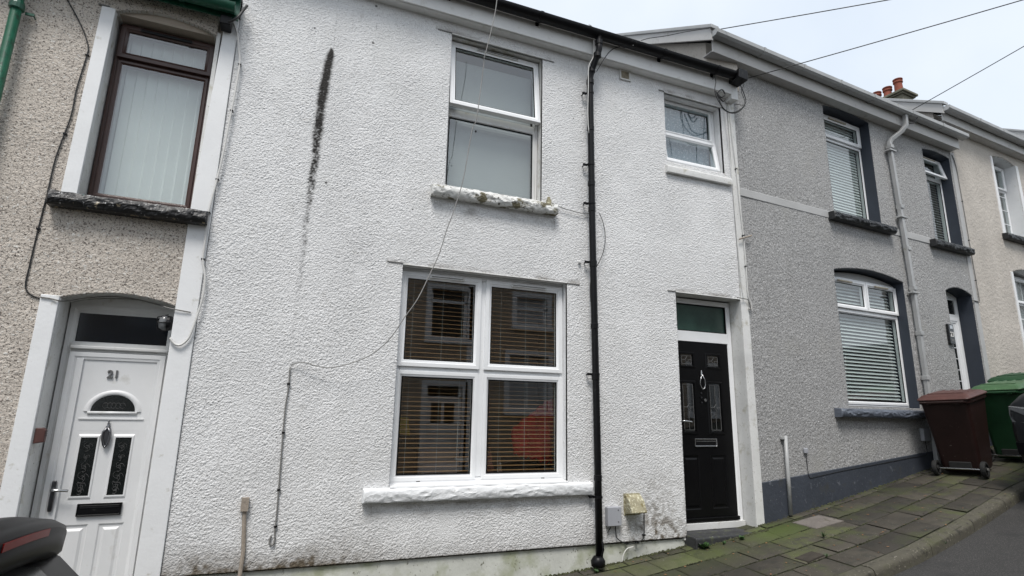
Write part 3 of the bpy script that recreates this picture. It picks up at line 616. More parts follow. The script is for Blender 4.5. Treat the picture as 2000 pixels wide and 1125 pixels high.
# ------------------------------------------------------------------ the cream house on the left (number 21)
HL = house(XL, AL, 'cream pebbledashed terraced house with brown upper window and white front door number 21')
rough_wall('pebbledash_wall', m_cream_dash, HL, -4.2, -.165, -1.62, 3.50,
    [(-.95, -.165, 1.60, 3.29, .085), (-.93, -.165, -1.62, .79, .065)], .0080, .0085, .013, 21, style='dash')
MB().box(-4.2, -.05, .04, .3, 3.3, 3.5).box(-4.2, -4.19, .03, 7, -2.2, 3.5).box(-4.2, -.02, 6.9, 7, -2.2, 3.5).build('inner_wall', m_room, HL)
MB().prism([(-.17, -2.2), (-.004, -2.2), (-.004, 3.5), (-.115, 3.5), (-.165, 1.6)], -.022, .25).build('corner_strip', m_white_paint, HL, bevel=.006)
MB().prism([(-1.055, 1.6), (-.95, 1.6), (-.935, 3.30), (-1.035, 3.30)], -.020, .05).build('window_surround', m_white_paint, HL, bevel=.005)
MB().prism([(-1.05, -2.2), (-.93, -2.2), (-.93, .80), (-1.045, .80)], -.022, .05).build('door_surround', m_white_paint, HL, bevel=.005)
reveal('reveal', m_white_dirty, HL, -.945, -.167, 1.60, 3.29, .085, .001, .22)
reveal('reveal', m_white_dirty, HL, -.925, -.167, -1.9, .79, .065, .001, .28)
B(-1.06, -.98, -.024, 0, 3.303, 3.312).build('lintel_edge', m_cable_g, HL)
W = MB().prism(arch_poly(-.935, -.175, 3.235, 3.28, .08), .172, .23).box(-.935, -.175, .172, .23, 2.93, 2.965).frame(-.935, -.175, 1.64, 3.27, .045, .17, .235).build('window', m_brown_upvc, HL, bevel=.003)
light(W, -.915, -.19, 2.955, 3.275, .155, .058, m_brown_upvc, gasket=False)
light(W, -.905, -.205, 1.675, 2.94, .170, .035, m_brown_upvc, False, gasket=False)
B(-.77, -.37, .128, .138, 3.235, 3.262).build('trickle_vent', m_black_p, W, bevel=.002)
rock_sill('sill', m_dark_sill_peel, W, -1.105, -.02, -.115, .17, 1.485, 1.60, 9, .022)
D = MB().frame(-.915, -.175, -1.70, .78, .052, .215, .285).box(-.87, -.20, .215, .283, .405, .475).build('door_frame', m_upvc_dirty, HL, bevel=.003)
MB().prism(arch_poly(-.92, -.17, .775, .79, .06), .22, .27).build('head_panel', m_upvc_dirty, D)
MB().box(-.865, -.2, .185, .215, .425, .452).build('weather_bar', m_upvc_dirty, D, bevel=.006)
pane(D, -.865, -.21, .475, .725, .245, m_glass_dn); MB().frame(-.867, -.208, .473, .727, .013, .228, .243, dep=.006).build('glazing_bead', m_upvc_dirty, D)
ST = MB().frame(-.862, -.212, -1.66, .402, .058, .200, .25).box(-.81, -.765, .203, .249, -1.61, .35).build('door', m_door_w, HL, bevel=.003)
x0, x1 = -.767, -.270; lcol = ((-.700, -.580), (-.475, -.355))
holes = [(a, b, -.685, -.245) for a, b in lcol]+[(a, b, -1.55, -.885) for a, b in ((-.72, -.555), (-.49, -.325))]
L = leaf(MB(), x0, x1, -1.602, .344, .222, holes, .03)
for a, b in ((-.72, -.555), (-.49, -.325)): field(L, a, b, -1.55, -.885, .222)
for a, b in lcol:
    L.loops([[(a-.03, .2215, -.735), (b+.03, .2215, -.735), (b+.03, .2215, -.20), (a-.03, .2215, -.20)], [(a-.018, .229, -.723), (b+.018, .229, -.723), (b+.018, .229, -.212), (a-.018, .229, -.212)], [(a-.004, .214, -.69), (b+.004, .214, -.69), (b+.004, .214, -.24), (a-.004, .214, -.24)], [(a+.006, .214, -.68), (b-.006, .214, -.68), (b-.006, .214, -.25), (a+.006, .214, -.25)], [(a+.006, .23, -.68), (b-.006, .23, -.68), (b-.006, .23, -.25), (a+.006, .23, -.25)]], caps=False)
LP_ = L.build('door_panel', m_door_w, ST)
for a, b in lcol:
    pane(ST, a+.008, b-.008, -.676, -.254, .219, m_glass_d); c = MB(); rs = random.Random(3); mx_ = (a+b)/2
    for zc, r_ in ((-.32, .028), (-.40, .022), (-.47, .030), (-.545, .034), (-.61, .030), (-.645, .020)):
        for q in (0, 2.1, 4.2): c.tube([(mx_+rs.uniform(-.006, .006)+.5*r_*math.cos(q)+.6*r_*math.cos(t*.7+q), .2175, zc+.5*r_*math.sin(q)+.8*r_*math.sin(t*.7+q)) for t in range(7)], .0014, 5)
    c.build('leading', m_came_d, ST)
def halfring(r0, r1, yf, cx, cz, sx=1.):   # fanlight moulding
    P = [[(cx+sx*r*math.cos(t), y, cz+r*.86*math.sin(t)) for t in [math.pi*i/20 for i in range(21)]] for r, y in ((r1, .222), (r1-.008, .230), (r1-.018, yf), (r0+.012, yf), (r0, yf+.010))]
    m_ = MB(); n_ = 21
    for L_ in P: m_.v += L_
    for i in range(4):
        for j in range(20): a = i*n_+j; m_.f.append((a, a+1, a+1+n_, a+n_))
    return m_
cx, cz = -.519, -.052
hr = halfring(.145, .205, .212, cx, cz); hr.box(cx-.165, cx+.165, .211, .224, cz-.022, cz-.0); hr.build('fanlight_surround', m_door_w, ST, smooth=True)
MB().box(cx-.215, cx+.215, .214, .224, cz-.062, cz-.052).build('fanlight_ledge', m_door_w, ST)
MB().prism([(cx+.15*math.cos(t), cz+.15*.86*math.sin(t)) for t in [math.pi*i/20 for i in range(21)]], .219, .2235).build('pane', m_glass_d, ST)
c = MB(); rs = random.Random(8)
for q in (-.055, -.025, 0, .03, .06): c.tube([(cx+q+.018*math.cos(t), .2178, cz+.045+.022*math.sin(t)) for t in [i*.7 for i in range(9)]], .0014, 5)
c.build('leading', m_came_d, ST)
text_mesh('door_number', '21', .085, .004, m_num, ST, (-.555, .214, .235))
MB().lathe((-.530, .208, -.150), [(.003, .03), (.008, .022), (.004, .012), (.010, .004), (.006, -.008), (.016, -.016), (.013, -.03)], 12).build('knocker_finial', m_dmetal, ST, smooth=True)
MB().tube([(-.530, .200, -.173), (-.555, .198, -.21), (-.553, .198, -.26), (-.540, .198, -.305), (-.528, .198, -.325), (-.516, .198, -.305), (-.507, .198, -.26), (-.508, .198, -.21), (-.530, .200, -.173)], .009, 8).build('knocker', m_dmetal, ST, smooth=True)
MB().prism([(-.548, -.185), (-.553, -.25), (-.543, -.30), (-.528, -.318), (-.514, -.30), (-.505, -.25), (-.510, -.185)], .202, .221).build('knocker_plate', m_dmetal, ST, bevel=.004)
lp = MB().frame(-.640, -.355, -.825, -.735, .012, .202, .222, dep=.004).build('letterbox', m_black_p, ST, bevel=.004)
B(-.628, -.367, .204, .214, -.813, -.747).build('letter_flap', m_black_p, lp, bevel=.005); B(-.62, -.375, .2005, .204, -.768, -.760).build('flap_lip', m_dmetal, lp)
MB().prism([(-.812, -.78), (-.790, -.78), (-.786, -.76), (-.786, -.575), (-.790, -.56), (-.812, -.56), (-.816, -.575), (-.816, -.76)], .182, .200).build('handle_plate', m_dmetal, ST, bevel=.005)
MB().tube([(-.800, .19, -.625), (-.800, .150, -.625), (-.785, .146, -.625), (-.70, .146, -.632)], .010, 10).build('handle', m_metal, ST, smooth=True)
MB().prism([(-.925, -.175), (-.880, -.172), (-.862, -.19), (-.862, -.275), (-.925, -.285)], .0, .045).build('doorbell_box', m_bin_l, HL, bevel=.006)
for z in (-.20, -.215, -.23): B(-.861, -.859, .008, .036, z, z+.006).build('bell_grille', m_black_p, HL)
lm = MB().lathe((-.185, .06, .655), [(.055, 0), (.06, -.012), (.06, -.03), (.052, -.034)], 16, 'x').build('wall_lamp', m_black_p, HL)
MB().loops([[(-.215-d, .06+r_*.75*math.cos(t), .655+r_*1.35*math.sin(t)) for t in [2*math.pi*i/16 for i in range(16)]] for r_, d in ((.046, 0), (.046, .03), (.034, .055), (.008, .064))]).build('lamp_glass', m_lens, lm, smooth=True)
MB().box(-.275, -.215, .0575, .0625, .59, .60).tube([(-.216, .06, .585), (-.285, .06, .61), (-.29, .06, .70), (-.216, .06, .725)], .004, 6).tube([(-.216, .02, .655), (-.28, .03, .655), (-.28, .09, .655), (-.216, .10, .655)], .004, 6).build('lamp_cage', m_black_p, lm)
gutter(HL, m_green_p, -4.2, -.03, -.19, 3.50, .066, (-.45, -1.3, -2.2))
B(-4.2, -.0, -.115, -.10, 3.42, 3.66).build('fascia', m_green_p, HL)
slate_roof(HL, -4.2, 0, 3.62, -.17, 13, .60)
gp = MB().tube([(-1.545, -.09, 3.42), (-1.545, -.09, -2.1)], .036, 14).build('downpipe', m_green_p, HL, smooth=True)
MB().lathe((-1.545, -.09, 3.06), [(.040, -.03), (.05, -.02), (.05, .02), (.040, .05)], 14).box(-1.50, -1.44, -.06, -.045, 3.03, 3.05).tube([(-1.45, -.05, 3.04), (-1.45, .0, 3.04)], .006, 6).build('pipe_clip', m_green_p, gp)
room(HL, -1.6, -.17, 1.3, 3.4); room(HL, -1.6, -.17, -1.7, .9, .30)
MB().box(-.14, -.05, -.16, -.024, 3.33, 3.42).build('cable_box', m_black_p, HL, bevel=.01)
rebase(HL, -1.75)

# ------------------------------------------------------------------ the grey house (number 23)
HR = house(XR, AR, 'grey pebbledashed terraced house with dark blue window reveals and slate blue plinth, number 23')
rough_wall('pebbledash_wall', m_grey_dash, HR, .0, 5.27, -.95, 4.66,
    [(1.88, 2.99, 2.86, 4.57, .045), (4.42, 5.24, 2.86, 4.47, .04), (1.73, 3.34, .16, 2.02, .085), (4.48, 5.25, -.95, 2.03, .085)], .0105, .0105, .015, 31, style='dash')
pb = MB()
S0 = np.linspace(0, 4.48, 24)
pb.loops([[(s, -.018, -1.6), (s, -.018, -.735+.088*s), (s, .03, -.725+.088*s), (s, .03, -1.6)] for s in S0]).build('plinth', m_grey_paint, HR, bevel=.004)
for a, b in ((.0, 1.80), (3.10, 4.25)): MB().loops([[(x, -.009, 2.762), (x, -.012, 2.768), (x, -.012, 2.862), (x, -.009, 2.868), (x, .02, 2.868), (x, .02, 2.762)] for x in (a, b)]).build('string_band', m_band, HR)
MB().box(5.265, 5.385, -.02, .25, -1, 4.60).build('corner_strip', m_band, HR, bevel=.006)
MB().box(0, .01, .03, 7, -1.6, 4.7).box(0, 5.38, 6.95, 7, -1.6, 4.7).build('side_wall', m_beige_dash, HR)
for a, b, z0, z1, r_ in ((1.885, 2.985, 2.86, 4.565, .045), (4.425, 5.235, 2.86, 4.465, .04), (1.735, 3.335, .16, 2.015, .085), (4.485, 5.245, -.95, 2.025, .085)):
    reveal('reveal', m_dark_rev, HR, a, b, z0, z1, r_, .001, .27)
W = MB().frame(1.89, 2.99, 2.90, 4.56, .04, .17, .235).box(1.92, 2.95, .172, .233, 4.14, 4.22).prism(arch_poly(1.89, 2.99, 4.52, 4.56, .04), .175, .22).build('window', m_upvc, HR, bevel=.003)
light(W, 1.90, 2.975, 4.185, 4.545, .155, .065, m_upvc); light(W, 1.91, 2.97, 2.925, 4.165, .168, .035, m_upvc, False)
B(2.2, 2.62, .125, .137, 4.50, 4.522).build('trickle_vent', m_vent, W, bevel=.002)
rock_sill('sill', m_dark_sill, W, 1.73, 3.17, -.105, .18, 2.735, 2.85, 13, .025)
W = MB().frame(4.43, 5.235, 2.90, 4.46, .04, .17, .235).box(4.46, 5.21, .172, .233, 4.05, 4.12).build('window', m_upvc, HR, bevel=.003)
sh_ = MB().frame(4.44, 5.22, 0, .36, .055, -.03, .02); c_, s__ = math.cos(.22), math.sin(.22)
sh_.v = [(x, .165+yy*c_+(zz-.36)*s__, 4.455+(zz-.36)*c_) for x, yy, zz in sh_.v]; so2 = sh_.build('opening_sash', m_upvc, W, bevel=.003)
pb = B(4.49, 5.17, -.008, -.002, .05, .31); pb.v = [(x, .165+yy*c_+(zz-.36)*s__, 4.455+(zz-.36)*c_) for x, yy, zz in pb.v]; pb.build('pane', m_glass, so2)
light(W, 4.44, 5.225, 2.925, 4.085, .168, .04, m_upvc, False)
B(4.7, 5.05, .125, .137, 4.42, 4.44).build('trickle_vent', m_vent, W, bevel=.002)
rock_sill('sill', m_dark_sill, W, 4.215, 5.345, -.105, .18, 2.715, 2.83, 14, .022)
W = MB().frame(1.74, 3.335, .17, 1.975, .045, .14, .205).box(1.78, 3.30, .142, .203, 1.49, 1.545).box(2.575, 2.62, .1405, .204, 1.5, 1.94).build('window', m_upvc, HR, bevel=.003)
MB().prism(arch_poly(1.74, 3.335, 1.955, 1.99, .085), .15, .20).build('arched_head_panel', m_band, W)
light(W, 1.755, 2.59, 1.525, 1.945, .125, .055, m_upvc); light(W, 2.60, 3.325, 1.525, 1.945, .125, .055, m_upvc)
light(W, 1.76, 3.32, .195, 1.50, .138, .05, m_upvc, False)
for a in (1.95, 2.80): B(a, a+.32, .093, .107, 1.905, 1.925).build('trickle_vent', m_vent, W, bevel=.002)
rock_sill('sill', m_grey_sill, W, 1.42, 3.42, -.11, .14, .02, .13, 15, .018)
D = MB().frame(4.49, 5.24, -.9, 2.03, .06, .22, .29).box(4.54, 5.19, .22, .288, 1.655, 1.725).prism(arch_poly(4.49, 5.24, 2.02, 2.03, .08), .225, .28).build('door_frame', m_upvc, HR, bevel=.003)
pane(D, 4.55, 5.18, 1.725, 1.975, .25, m_glass_d)
ST = MB().frame(4.545, 5.185, -.9, 1.655, .075, .205, .26).build('door', m_upvc, HR, bevel=.003)
leaf(MB(), 4.62, 5.11, -.82, 1.58, .228, [(4.70, 5.03, .45, 1.35)], .03).build('door_panel', m_upvc, ST)
pane(ST, 4.705, 5.025, .455, 1.345, .235, m_glass_d)
for z in (.62, .8, .98, 1.16): MB().box(4.70, 5.03, .222, .234, z, z+.012).build('glazing_bar', m_upvc, ST)
B(4.585, 4.61, .19, .205, .95, 1.15).build('handle_plate', m_metal, ST, bevel=.004)
MB().tube([(4.598, .19, 1.05), (4.598, .155, 1.05), (4.68, .155, 1.05)], .009, 8).build('handle', m_metal, ST, smooth=True)
pq = B(4.315, 4.455, -.045, -.008, 1.16, 1.47).build('number_plaque', m_plaque, HR, bevel=.004)
text_mesh('plaque_number', '23', .105, .002, m_cable_w, pq, (4.385, -.048, 1.305)); 
for z, a in ((1.225, .04), (1.205, .035)): B(4.385-a, 4.385+a, -.047, -.0451, z, z+.008).build('plaque_line', m_cable_g, pq)
B(4.345, 4.425, -.049, -.0451, 1.395, 1.45).build('plaque_mirror', m_metal, pq)
# eaves
B(-.47, 5.30, -.155, -.135, 4.60, 4.80).build('fascia', m_fascia_g, HR, bevel=.003); B(-.47, 5.30, -.133, .02, 4.613, 4.622).build('soffit', m_fascia_g, HR)
gutter(HR, m_gut_g, -.52, 5.36, -.225, 4.84, .07, (.35, 1.15, 1.95, 2.75, 3.75, 4.6), square=True)
rf, yr, zr = slate_roof(HR, -.50, 5.38, 4.88, -.17, 15, .60)
verge(HR, m_fascia_g, -.52, 4.89, -.20, yr, zr)
MB().add([(-.43, -.0, 4.2), (-.43, 7, 4.2), (-.43, 7, 4.85), (-.43, yr, zr-.07), (-.43, -.0, 4.84), (.02, -.1, 4.2), (.02, 7, 4.2), (.02, 7, 4.9), (.02, yr, zr-.05), (.02, -.1, 4.86)], [(0, 1, 2, 3, 4), (9, 8, 7, 6, 5), (0, 4, 9, 5)]).build('gable_wall', m_beige_dash, HR)
dp = MB().box(-.036, .036, -.03, .03, -.001, .0)
def sq(pts, r, m, name, parent, n=4):
    L = []
    for i, p in enumerate(pts):
        q = Vector(pts[min(i+1, len(pts)-1)])-Vector(pts[max(i-1, 0)]); q.normalize(); sx = Vector((0, 1, 0)).cross(q).normalized(); sy = q.cross(sx)
        if abs(q.y) > .9: sx = Vector((1, 0, 0)); sy = Vector((0, 0, 1))
        L.append([Vector(p)+sx*a*r+sy*b*r for a, b in ((-1, -1), (1, -1), (1, 1), (-1, 1))])
    return MB().loops(L).build(name, m, parent, bevel=.006)
dp = sq([(3.62, -.22, 4.80), (3.62, -.215, 4.60), (3.56, -.17, 4.49), (3.42, -.075, 4.36), (3.37, -.065, 4.28), (3.37, -.065, 4.1), (3.45, -.065, 2.2), (3.47, -.065, .6), (3.46, -.065, -.6)], .029, m_gut_g, 'downpipe', HR)
for s, z in ((3.37, 4.22), (3.42, 3.22), (3.455, 2.55), (3.465, 1.93), (3.47, 1.25), (3.47, .6)):
    B(s-.041, s+.041, -.107, -.024, z-.03, z+.03).build('pipe_socket', m_gut_g, dp, bevel=.004)
for s, z in ((3.375, 4.15), (3.43, 3.05), (3.46, 1.86)): B(s-.085, s+.085, -.11, -.02, z-.012, z+.012).build('pipe_clip', m_gut_g, dp, bevel=.003)
B(3.235, 3.385, -.06, -.006, -.285, -.115).build('junction_box', m_box, HR, bevel=.006)
MB().tube([(.415, -.045, -.21), (.395, -.045, -1.10)], .022, 12).build('conduit_pipe', m_gut_g, HR, smooth=True)
MB().box(.36, .45, -.05, -.01, -.255, -.225).build('conduit_clip', m_gut_g, HR, bevel=.004)
MB().box(.755, .815, -.035, -.006, -.42, -.36).build('cable_joint', m_box, HR, bevel=.008)
room(HR, .3, 4.2, 2.3, 4.6, .26); room(HR, 4.25, 5.3, 2.3, 4.6, .26); room(HR, .3, 4.2, -.9, 2.2, .26); room(HR, 4.3, 5.3, -.95, 2.2, .30)
MB().box(0, 5.3, .26, .28, 2.2, 2.3).build('floor_edge', m_room, HR)
rebase(HR, -.75)

# ------------------------------------------------------------------ beige houses further up the street
def upper_house(base_s, width, dz, label, wins, wall_m, dark_sill=True, step=.02, gable=True):
    x = XR+base_s*math.cos(AR); y = base_s*math.sin(AR); ov = -.47
    h = empty('terraced_house', (x, y, EYE), AR, label, 'house', 'terraced houses in the row')
    holes = [(a, b, z0, z1, r_) for a, b, z0, z1, r_ in wins]
    rough_wall('pebbledash_wall', wall_m, h, .0, width, .3+dz, 5.22+dz, holes, step, .009, .03, 41, style='dash')
    MB().box(0, .01, .03, 7, -1.5+dz, 5.2+dz).box(0, width, .02, .03, -1.5+dz, .32+dz).box(0, width, 6.95, 7, -1.5+dz, 5.2+dz).build('side_wall', wall_m, h)
    for a, b, z0, z1, r_ in wins:
        reveal('reveal', m_white_paint, h, a+.003, b-.003, z0, z1, r_, .001, .26)
        MB().prism([(a-.075, z0), (a, z0), (a, z1), (a-.06, z1)], -.022, .03).build('window_surround', m_white_paint, h, bevel=.004); MB().prism([(b, z0), (b+.11, z0), (b+.09, z1), (b, z1)], -.022, .03).build('window_surround', m_white_paint, h, bevel=.004)
        W = MB().frame(a+.01, b-.01, z0+.02, z1+r_*.4, .04, .20, .26).box(a+.03, b-.03, .202, .258, z1-.52, z1-.45).build('window', m_upvc, h, bevel=.003)
        light(W, a+.02, b-.02, z1-.48, z1-.01, .185, .05, m_upvc, gasket=False); light(W, a+.025, b-.025, z0+.045, z1-.485, .198, .035, m_upvc, False, gasket=False)
        gb = MB()
        for t in (.33, .66): gb.box(a+(b-a)*t-.007, a+(b-a)*t+.007, .197, .203, z0+.08, z1-.06)
        zz = z0+.35
        while zz < z1-.6: gb.box(a+.05, b-.05, .1965, .2035, zz, zz+.014); zz += .28
        gb.build('glazing_bars', m_upvc, W)
        B(a+.04, b-.04, .275, .28, z0+.05, z1-.05).build('net_curtain', m_blind_g, W)
        rock_sill('sill', m_dark_sill if dark_sill else m_sill_w, W, a-.12, b+.14, -.10, .2, z0-.11, z0, 17, .02)
        room(h, a-.2, b+.3, z0-.3, z1+.2, .29, 2)
    B(ov, width, -.155, -.135, 5.05+dz, 5.23+dz).build('fascia', m_fascia_g, h, bevel=.003); B(ov, width, -.133, .02, 5.045+dz, 5.053+dz).build('soffit', m_fascia_g, h)
    gutter(h, m_gut_g, ov-.04, width-.02, -.225, 5.27+dz, .07, [.5+.8*i for i in range(int(width/.8))], square=True)
    rf, yr, zr = slate_roof(h, ov-.02, width, 5.31+dz, -.17, 15, .60)
    verge(h, m_fascia_g, ov-.04, 5.32+dz, -.20, yr, zr)
    MB().add([(ov+.03, .0, 4.5+dz), (ov+.03, 7, 4.5+dz), (ov+.03, 7, 5.2+dz), (ov+.03, yr, zr-.06), (ov+.03, .0, 5.27+dz), (.01, .0, 4.5+dz), (.01, 7, 4.5+dz), (.01, 7, 5.2+dz), (.01, yr, zr-.06), (.01, .0, 5.27+dz)], [(0, 1, 2, 3, 4), (9, 8, 7, 6, 5), (0, 4, 9, 5)]).build('gable_wall', wall_m, h)
    return h, yr, zr
H3, yr3, zr3 = upper_house(5.385, 5.6, 0, 'beige pebbledashed terraced house with white window surrounds behind the green bins', [(1.36, 2.22, 3.33, 4.86, .07), (1.36, 2.5, .93, 2.62, .10), (3.9, 4.75, 3.33, 4.86, .07), (3.9, 4.8, -.2, 2.4, .07)], m_beige_dash, step=.016)
B(5.27, 5.33, -.05, -.0, 2.2, 4.9).build('party_joint', m_band, H3)
rebase(H3, -.1)
H4, yr4, zr4 = upper_house(11.0, 5.6, .78, 'farthest terraced house of the row, only its dark slate roof edge showing', [(1.36, 2.22, 3.7, 4.9, .07)], m_beige_dash, step=.05)
# chimney stack on the party wall, three clay pots
CH = MB().box(-.22, .32, 3.32, 4.32, 6.4, 9.16).build('chimney', m_brick, H4)
MB().box(-.27, .37, 3.27, 4.37, 9.16, 9.21).box(-.32, .42, 3.22, 4.42, 9.21, 9.28).build('chimney_cap', m_brick, CH, bevel=.01)
for yy, hh in ((3.52, .52), (3.83, .42), (4.14, .42)):
    MB().lathe((.05, yy, 9.28), [(.125, 0), (.115, .10), (.10, hh-.13), (.125, hh-.11), (.125, hh-.07), (.10, hh-.05), (.13, hh-.02), (.13, hh), (.09, hh), (.08, hh-.2)], 18).build('chimney_pot', m_terra, CH, smooth=False)
MB().tube([(0, yr4, zr4+.03), (5.6, yr4, zr4+.03)], .11, 8).build('ridge_tiles', m_terra, H4)
rebase(H4, .9)

# ------------------------------------------------------------------ the terrace across the street (it shows in the window glass)
def across(x0, wd, label, dark):
    h = empty('terraced_house', (x0+wd, -8.45, EYE), math.pi, label, 'house', 'terraced houses across the street')
    def X(x): return wd-(x-x0)
    T = {'uw': (3.30, 4.28, 1.80, 3.20), 'dr': (3.30, 4.22, -1.35, .72), 'uw2': (5.66, 6.58, 2.30, 3.20), 'lw': (5.48, 6.62, .05, 1.60)}
    hs = [(X(b), X(a), z0, z1, 0) for a, b, z0, z1 in [(q[0]+(x0-2.3), q[1]+(x0-2.3), q[2], q[3]) for q in T.values()]]
    rough_wall('pebbledash_wall', dark, h, 0, wd, -1.9, 3.72, hs, .035, .006, .06, 51, style='dash')
    MB().box(0, .01, .03, 6, -2.4, 3.7).box(wd-.01, wd, .03, 6, -2.4, 3.7).box(0, wd, 5.95, 6, -2.4, 3.7).build('side_wall', dark, h)
    for (a, b, z0, z1, _), kind in zip(hs, T):
        reveal('reveal', m_white_paint, h, a, b, z0, z1, 0, .001, .2)
        MB().frame(a-.13, b+.13, z0-.13, z1+.02, .13, -.03, .0).build('surround', m_white_paint, h)
        if kind == 'dr':
            MB().frame(a, b, z0, z1, .06, .1, .18).box(a, b, .1, .18, z1-.42, z1-.36).build('door_frame', m_upvc, h)
            leaf(MB(), a+.06, b-.06, z0, z1-.42, .13, [(a+.16, a+.42, -.30, z1-.52), (b-.42, b-.16, -.30, z1-.52), (a+.16, b-.16, z0+.2, -.55)]).build('door', m_door_w, h)
            for p in ((a+.16, a+.42), (b-.42, b-.16)): pane(h, p[0], p[1], -.30, z1-.52, .135, m_glass_d)
            B(a+.16, b-.16, .135, .15, z0+.2, -.55).build('door_panel', m_door_w, h)
        else:
            W = MB().frame(a, b, z0, z1, .07, .1, .18).box(a, b, .1, .18, z1-.45, z1-.38).build('window', m_upvc, h)
            if kind == 'lw': MB().box((a+b)/2-.03, (a+b)/2+.03, .098, .182, z0, z1).build('mullion', m_upvc, W)
            pane(W, a+.07, b-.07, z0+.07, z1-.45, .14, m_glass_d if kind == 'uw' else m_blind_g)
            pane(W, a+.07, b-.07, z1-.38, z1-.07, .14, m_glass_d if kind == 'uw' else m_blind_g)
            MB().box(a-.14, b+.14, -.1, .1, z0-.12, z0).build('sill', m_sill_w, W)
    MB().box(X(x0+2.15), X(x0+1.99), -.03, .0, -1.9, 3.7).build('corner_strip', m_white_paint, h)
    slate_roof(h, 0, wd, 3.75, -.2, 11, .42); gutter(h, m_black_p, 0, wd, -.24, 3.72, .06)
    rebase(h, -1.6); return h
across(2.3, 6.0, 'brown pebbledashed house across the street with white door and window surrounds', m_brown_dash)
across(8.3, 6.0, 'second brown pebbledashed house across the street, higher up the hill', m_brown_dash)
across(-3.7, 6.0, 'third brown pebbledashed house across the street, lower down the hill', m_brown_dash)
mb = MB()
for x in xb:
    for y in (ky(x)-RW-.0, -9.2): mb.v.append((x, y, hz(x)+EYE-.12))
for i in range(len(xb)-1): mb.f.append((2*i, 2*i+1, 2*i+3, 2*i+2))
tag(mb.build('far_pavement', m_slab), None, None, kind='structure')

# ------------------------------------------------------------------ blinds and curtains (each hangs by itself)
def local(h, name, mb, m, label, cat, group=None, smooth=False, bevel=0):
    """a thing that stands or hangs in the frame of a house but is not part of it: top-level, origin at its own foot"""
    M_ = Matrix.Translation((h.location.x, h.location.y, EYE)) @ Matrix.Rotation(h.rotation_euler.z, 4, 'Z')
    vs_ = [M_ @ Vector(v) for v in mb.v]
    lo = [min(v[i] for v in vs_) for i in range(3)]; hi = [max(v[i] for v in vs_) for i in range(3)]
    c_ = Vector(((lo[0]+hi[0])/2, (lo[1]+hi[1])/2, lo[2])); mb.v = [tuple(v-c_) for v in vs_]
    o_ = mb.build(name, m, None, smooth=smooth, bevel=bevel); o_.location = c_
    return tag(o_, label, cat, group)
def slats(x0, x1, z0, z1, y, pitch, depth, tilt, th=.0025):
    mb = MB(); z = z0
    while z <= z1:
        c_, s_ = math.cos(tilt)*depth/2, math.sin(tilt)*depth/2; cr = .003
        mb.loops([[(x, y-c_, z-s_), (x, y, z+cr), (x, y+c_, z+s_), (x, y+c_, z+s_+th), (x, y, z+cr+th), (x, y-c_, z-s_+th)] for x in (x0, x1)]); z += pitch
    return mb
def cords(mb, xs_, y, z0, z1, r=.0013):
    for x in xs_: mb.tube([(x, y, z0), (x, y, z1)], r, 5)
    return mb
bl = slats(.985, 2.655, -.60, 1.24, .215, .0425, .036, .04, .0030)
bl.box(.985, 2.655, .19, .24, -.640, -.618).box(.985, 2.655, .185, .245, 1.27, 1.32)
BL = local(H, 'venetian_blind', bl, m_slat, 'open wooden slat blind behind the big lower window of the white house', 'blind', 'blinds')
cw = cords(MB(), (1.10, 1.40, 1.60, 2.02, 2.30, 2.53), .188, -.62, 1.29)
for v in (0,): cw.v = [(a-BL.location.x, b-BL.location.y, c+EYE-BL.location.z) for a, b, c in cw.v]
cw.build('ladder_cord', m_cable_w, BL)
local(H, 'roller_blind', slats(1.345, 2.345, 2.28, 3.81, .235, .030, .032, 1.45, .001), m_blind_g, 'closed pale grey blind in the upper middle window of the white house', 'blind', 'blinds')
def drape(x0, x1, z0, z1, y, n, amp, sharp=False):
    L = []
    for i in range(n*6+1):
        t = i/(n*6); a = (math.sin(t*n*2*math.pi) if not sharp else ((t*n) % 1)-.5)
        L.append((x0+(x1-x0)*t, y+amp*a))
    return MB().loops([[(x, yy, z0) for x, yy in L], [(x, yy, z1) for x, yy in L]], closed=False, caps=False)
local(H, 'net_curtain', drape(4.09, 4.93, 3.04, 3.92, .235, 9, .008), m_lace, 'bluish patterned curtain in the small bathroom window of the white house', 'curtain', None, smooth=True)
vb = drape(-.93, -.19, 1.66, 3.26, .265, 9, .016, True)
local(HL, 'vertical_blind', vb, m_vblind, 'pale vertical strip blind in the brown framed window above door 21', 'blind', 'blinds')
local(HR, 'venetian_blind', slats(1.80, 3.26, .24, 1.93, .215, .050, .050, .80), m_blind_w, 'white slatted blind in the arched ground floor window of the grey house', 'blind', 'blinds')
local(HR, 'venetian_blind', slats(1.94, 2.93, 2.95, 4.50, .235, .046, .050, 1.2), m_blind_w, 'nearly closed white slatted blind in the wider upstairs window of the grey house', 'blind', 'blinds')
local(HR, 'venetian_blind', slats(4.46, 5.20, 2.95, 4.40, .245, .046, .050, .60), m_blind_w, 'white slatted blind in the narrow upstairs window of the grey house', 'blind', 'blinds')
local(H, 'net_curtain', B(4.2, 4.97, .9, .91, .95, 1.35), m_room, 'dim panel behind the green glass above the black door', 'panel')
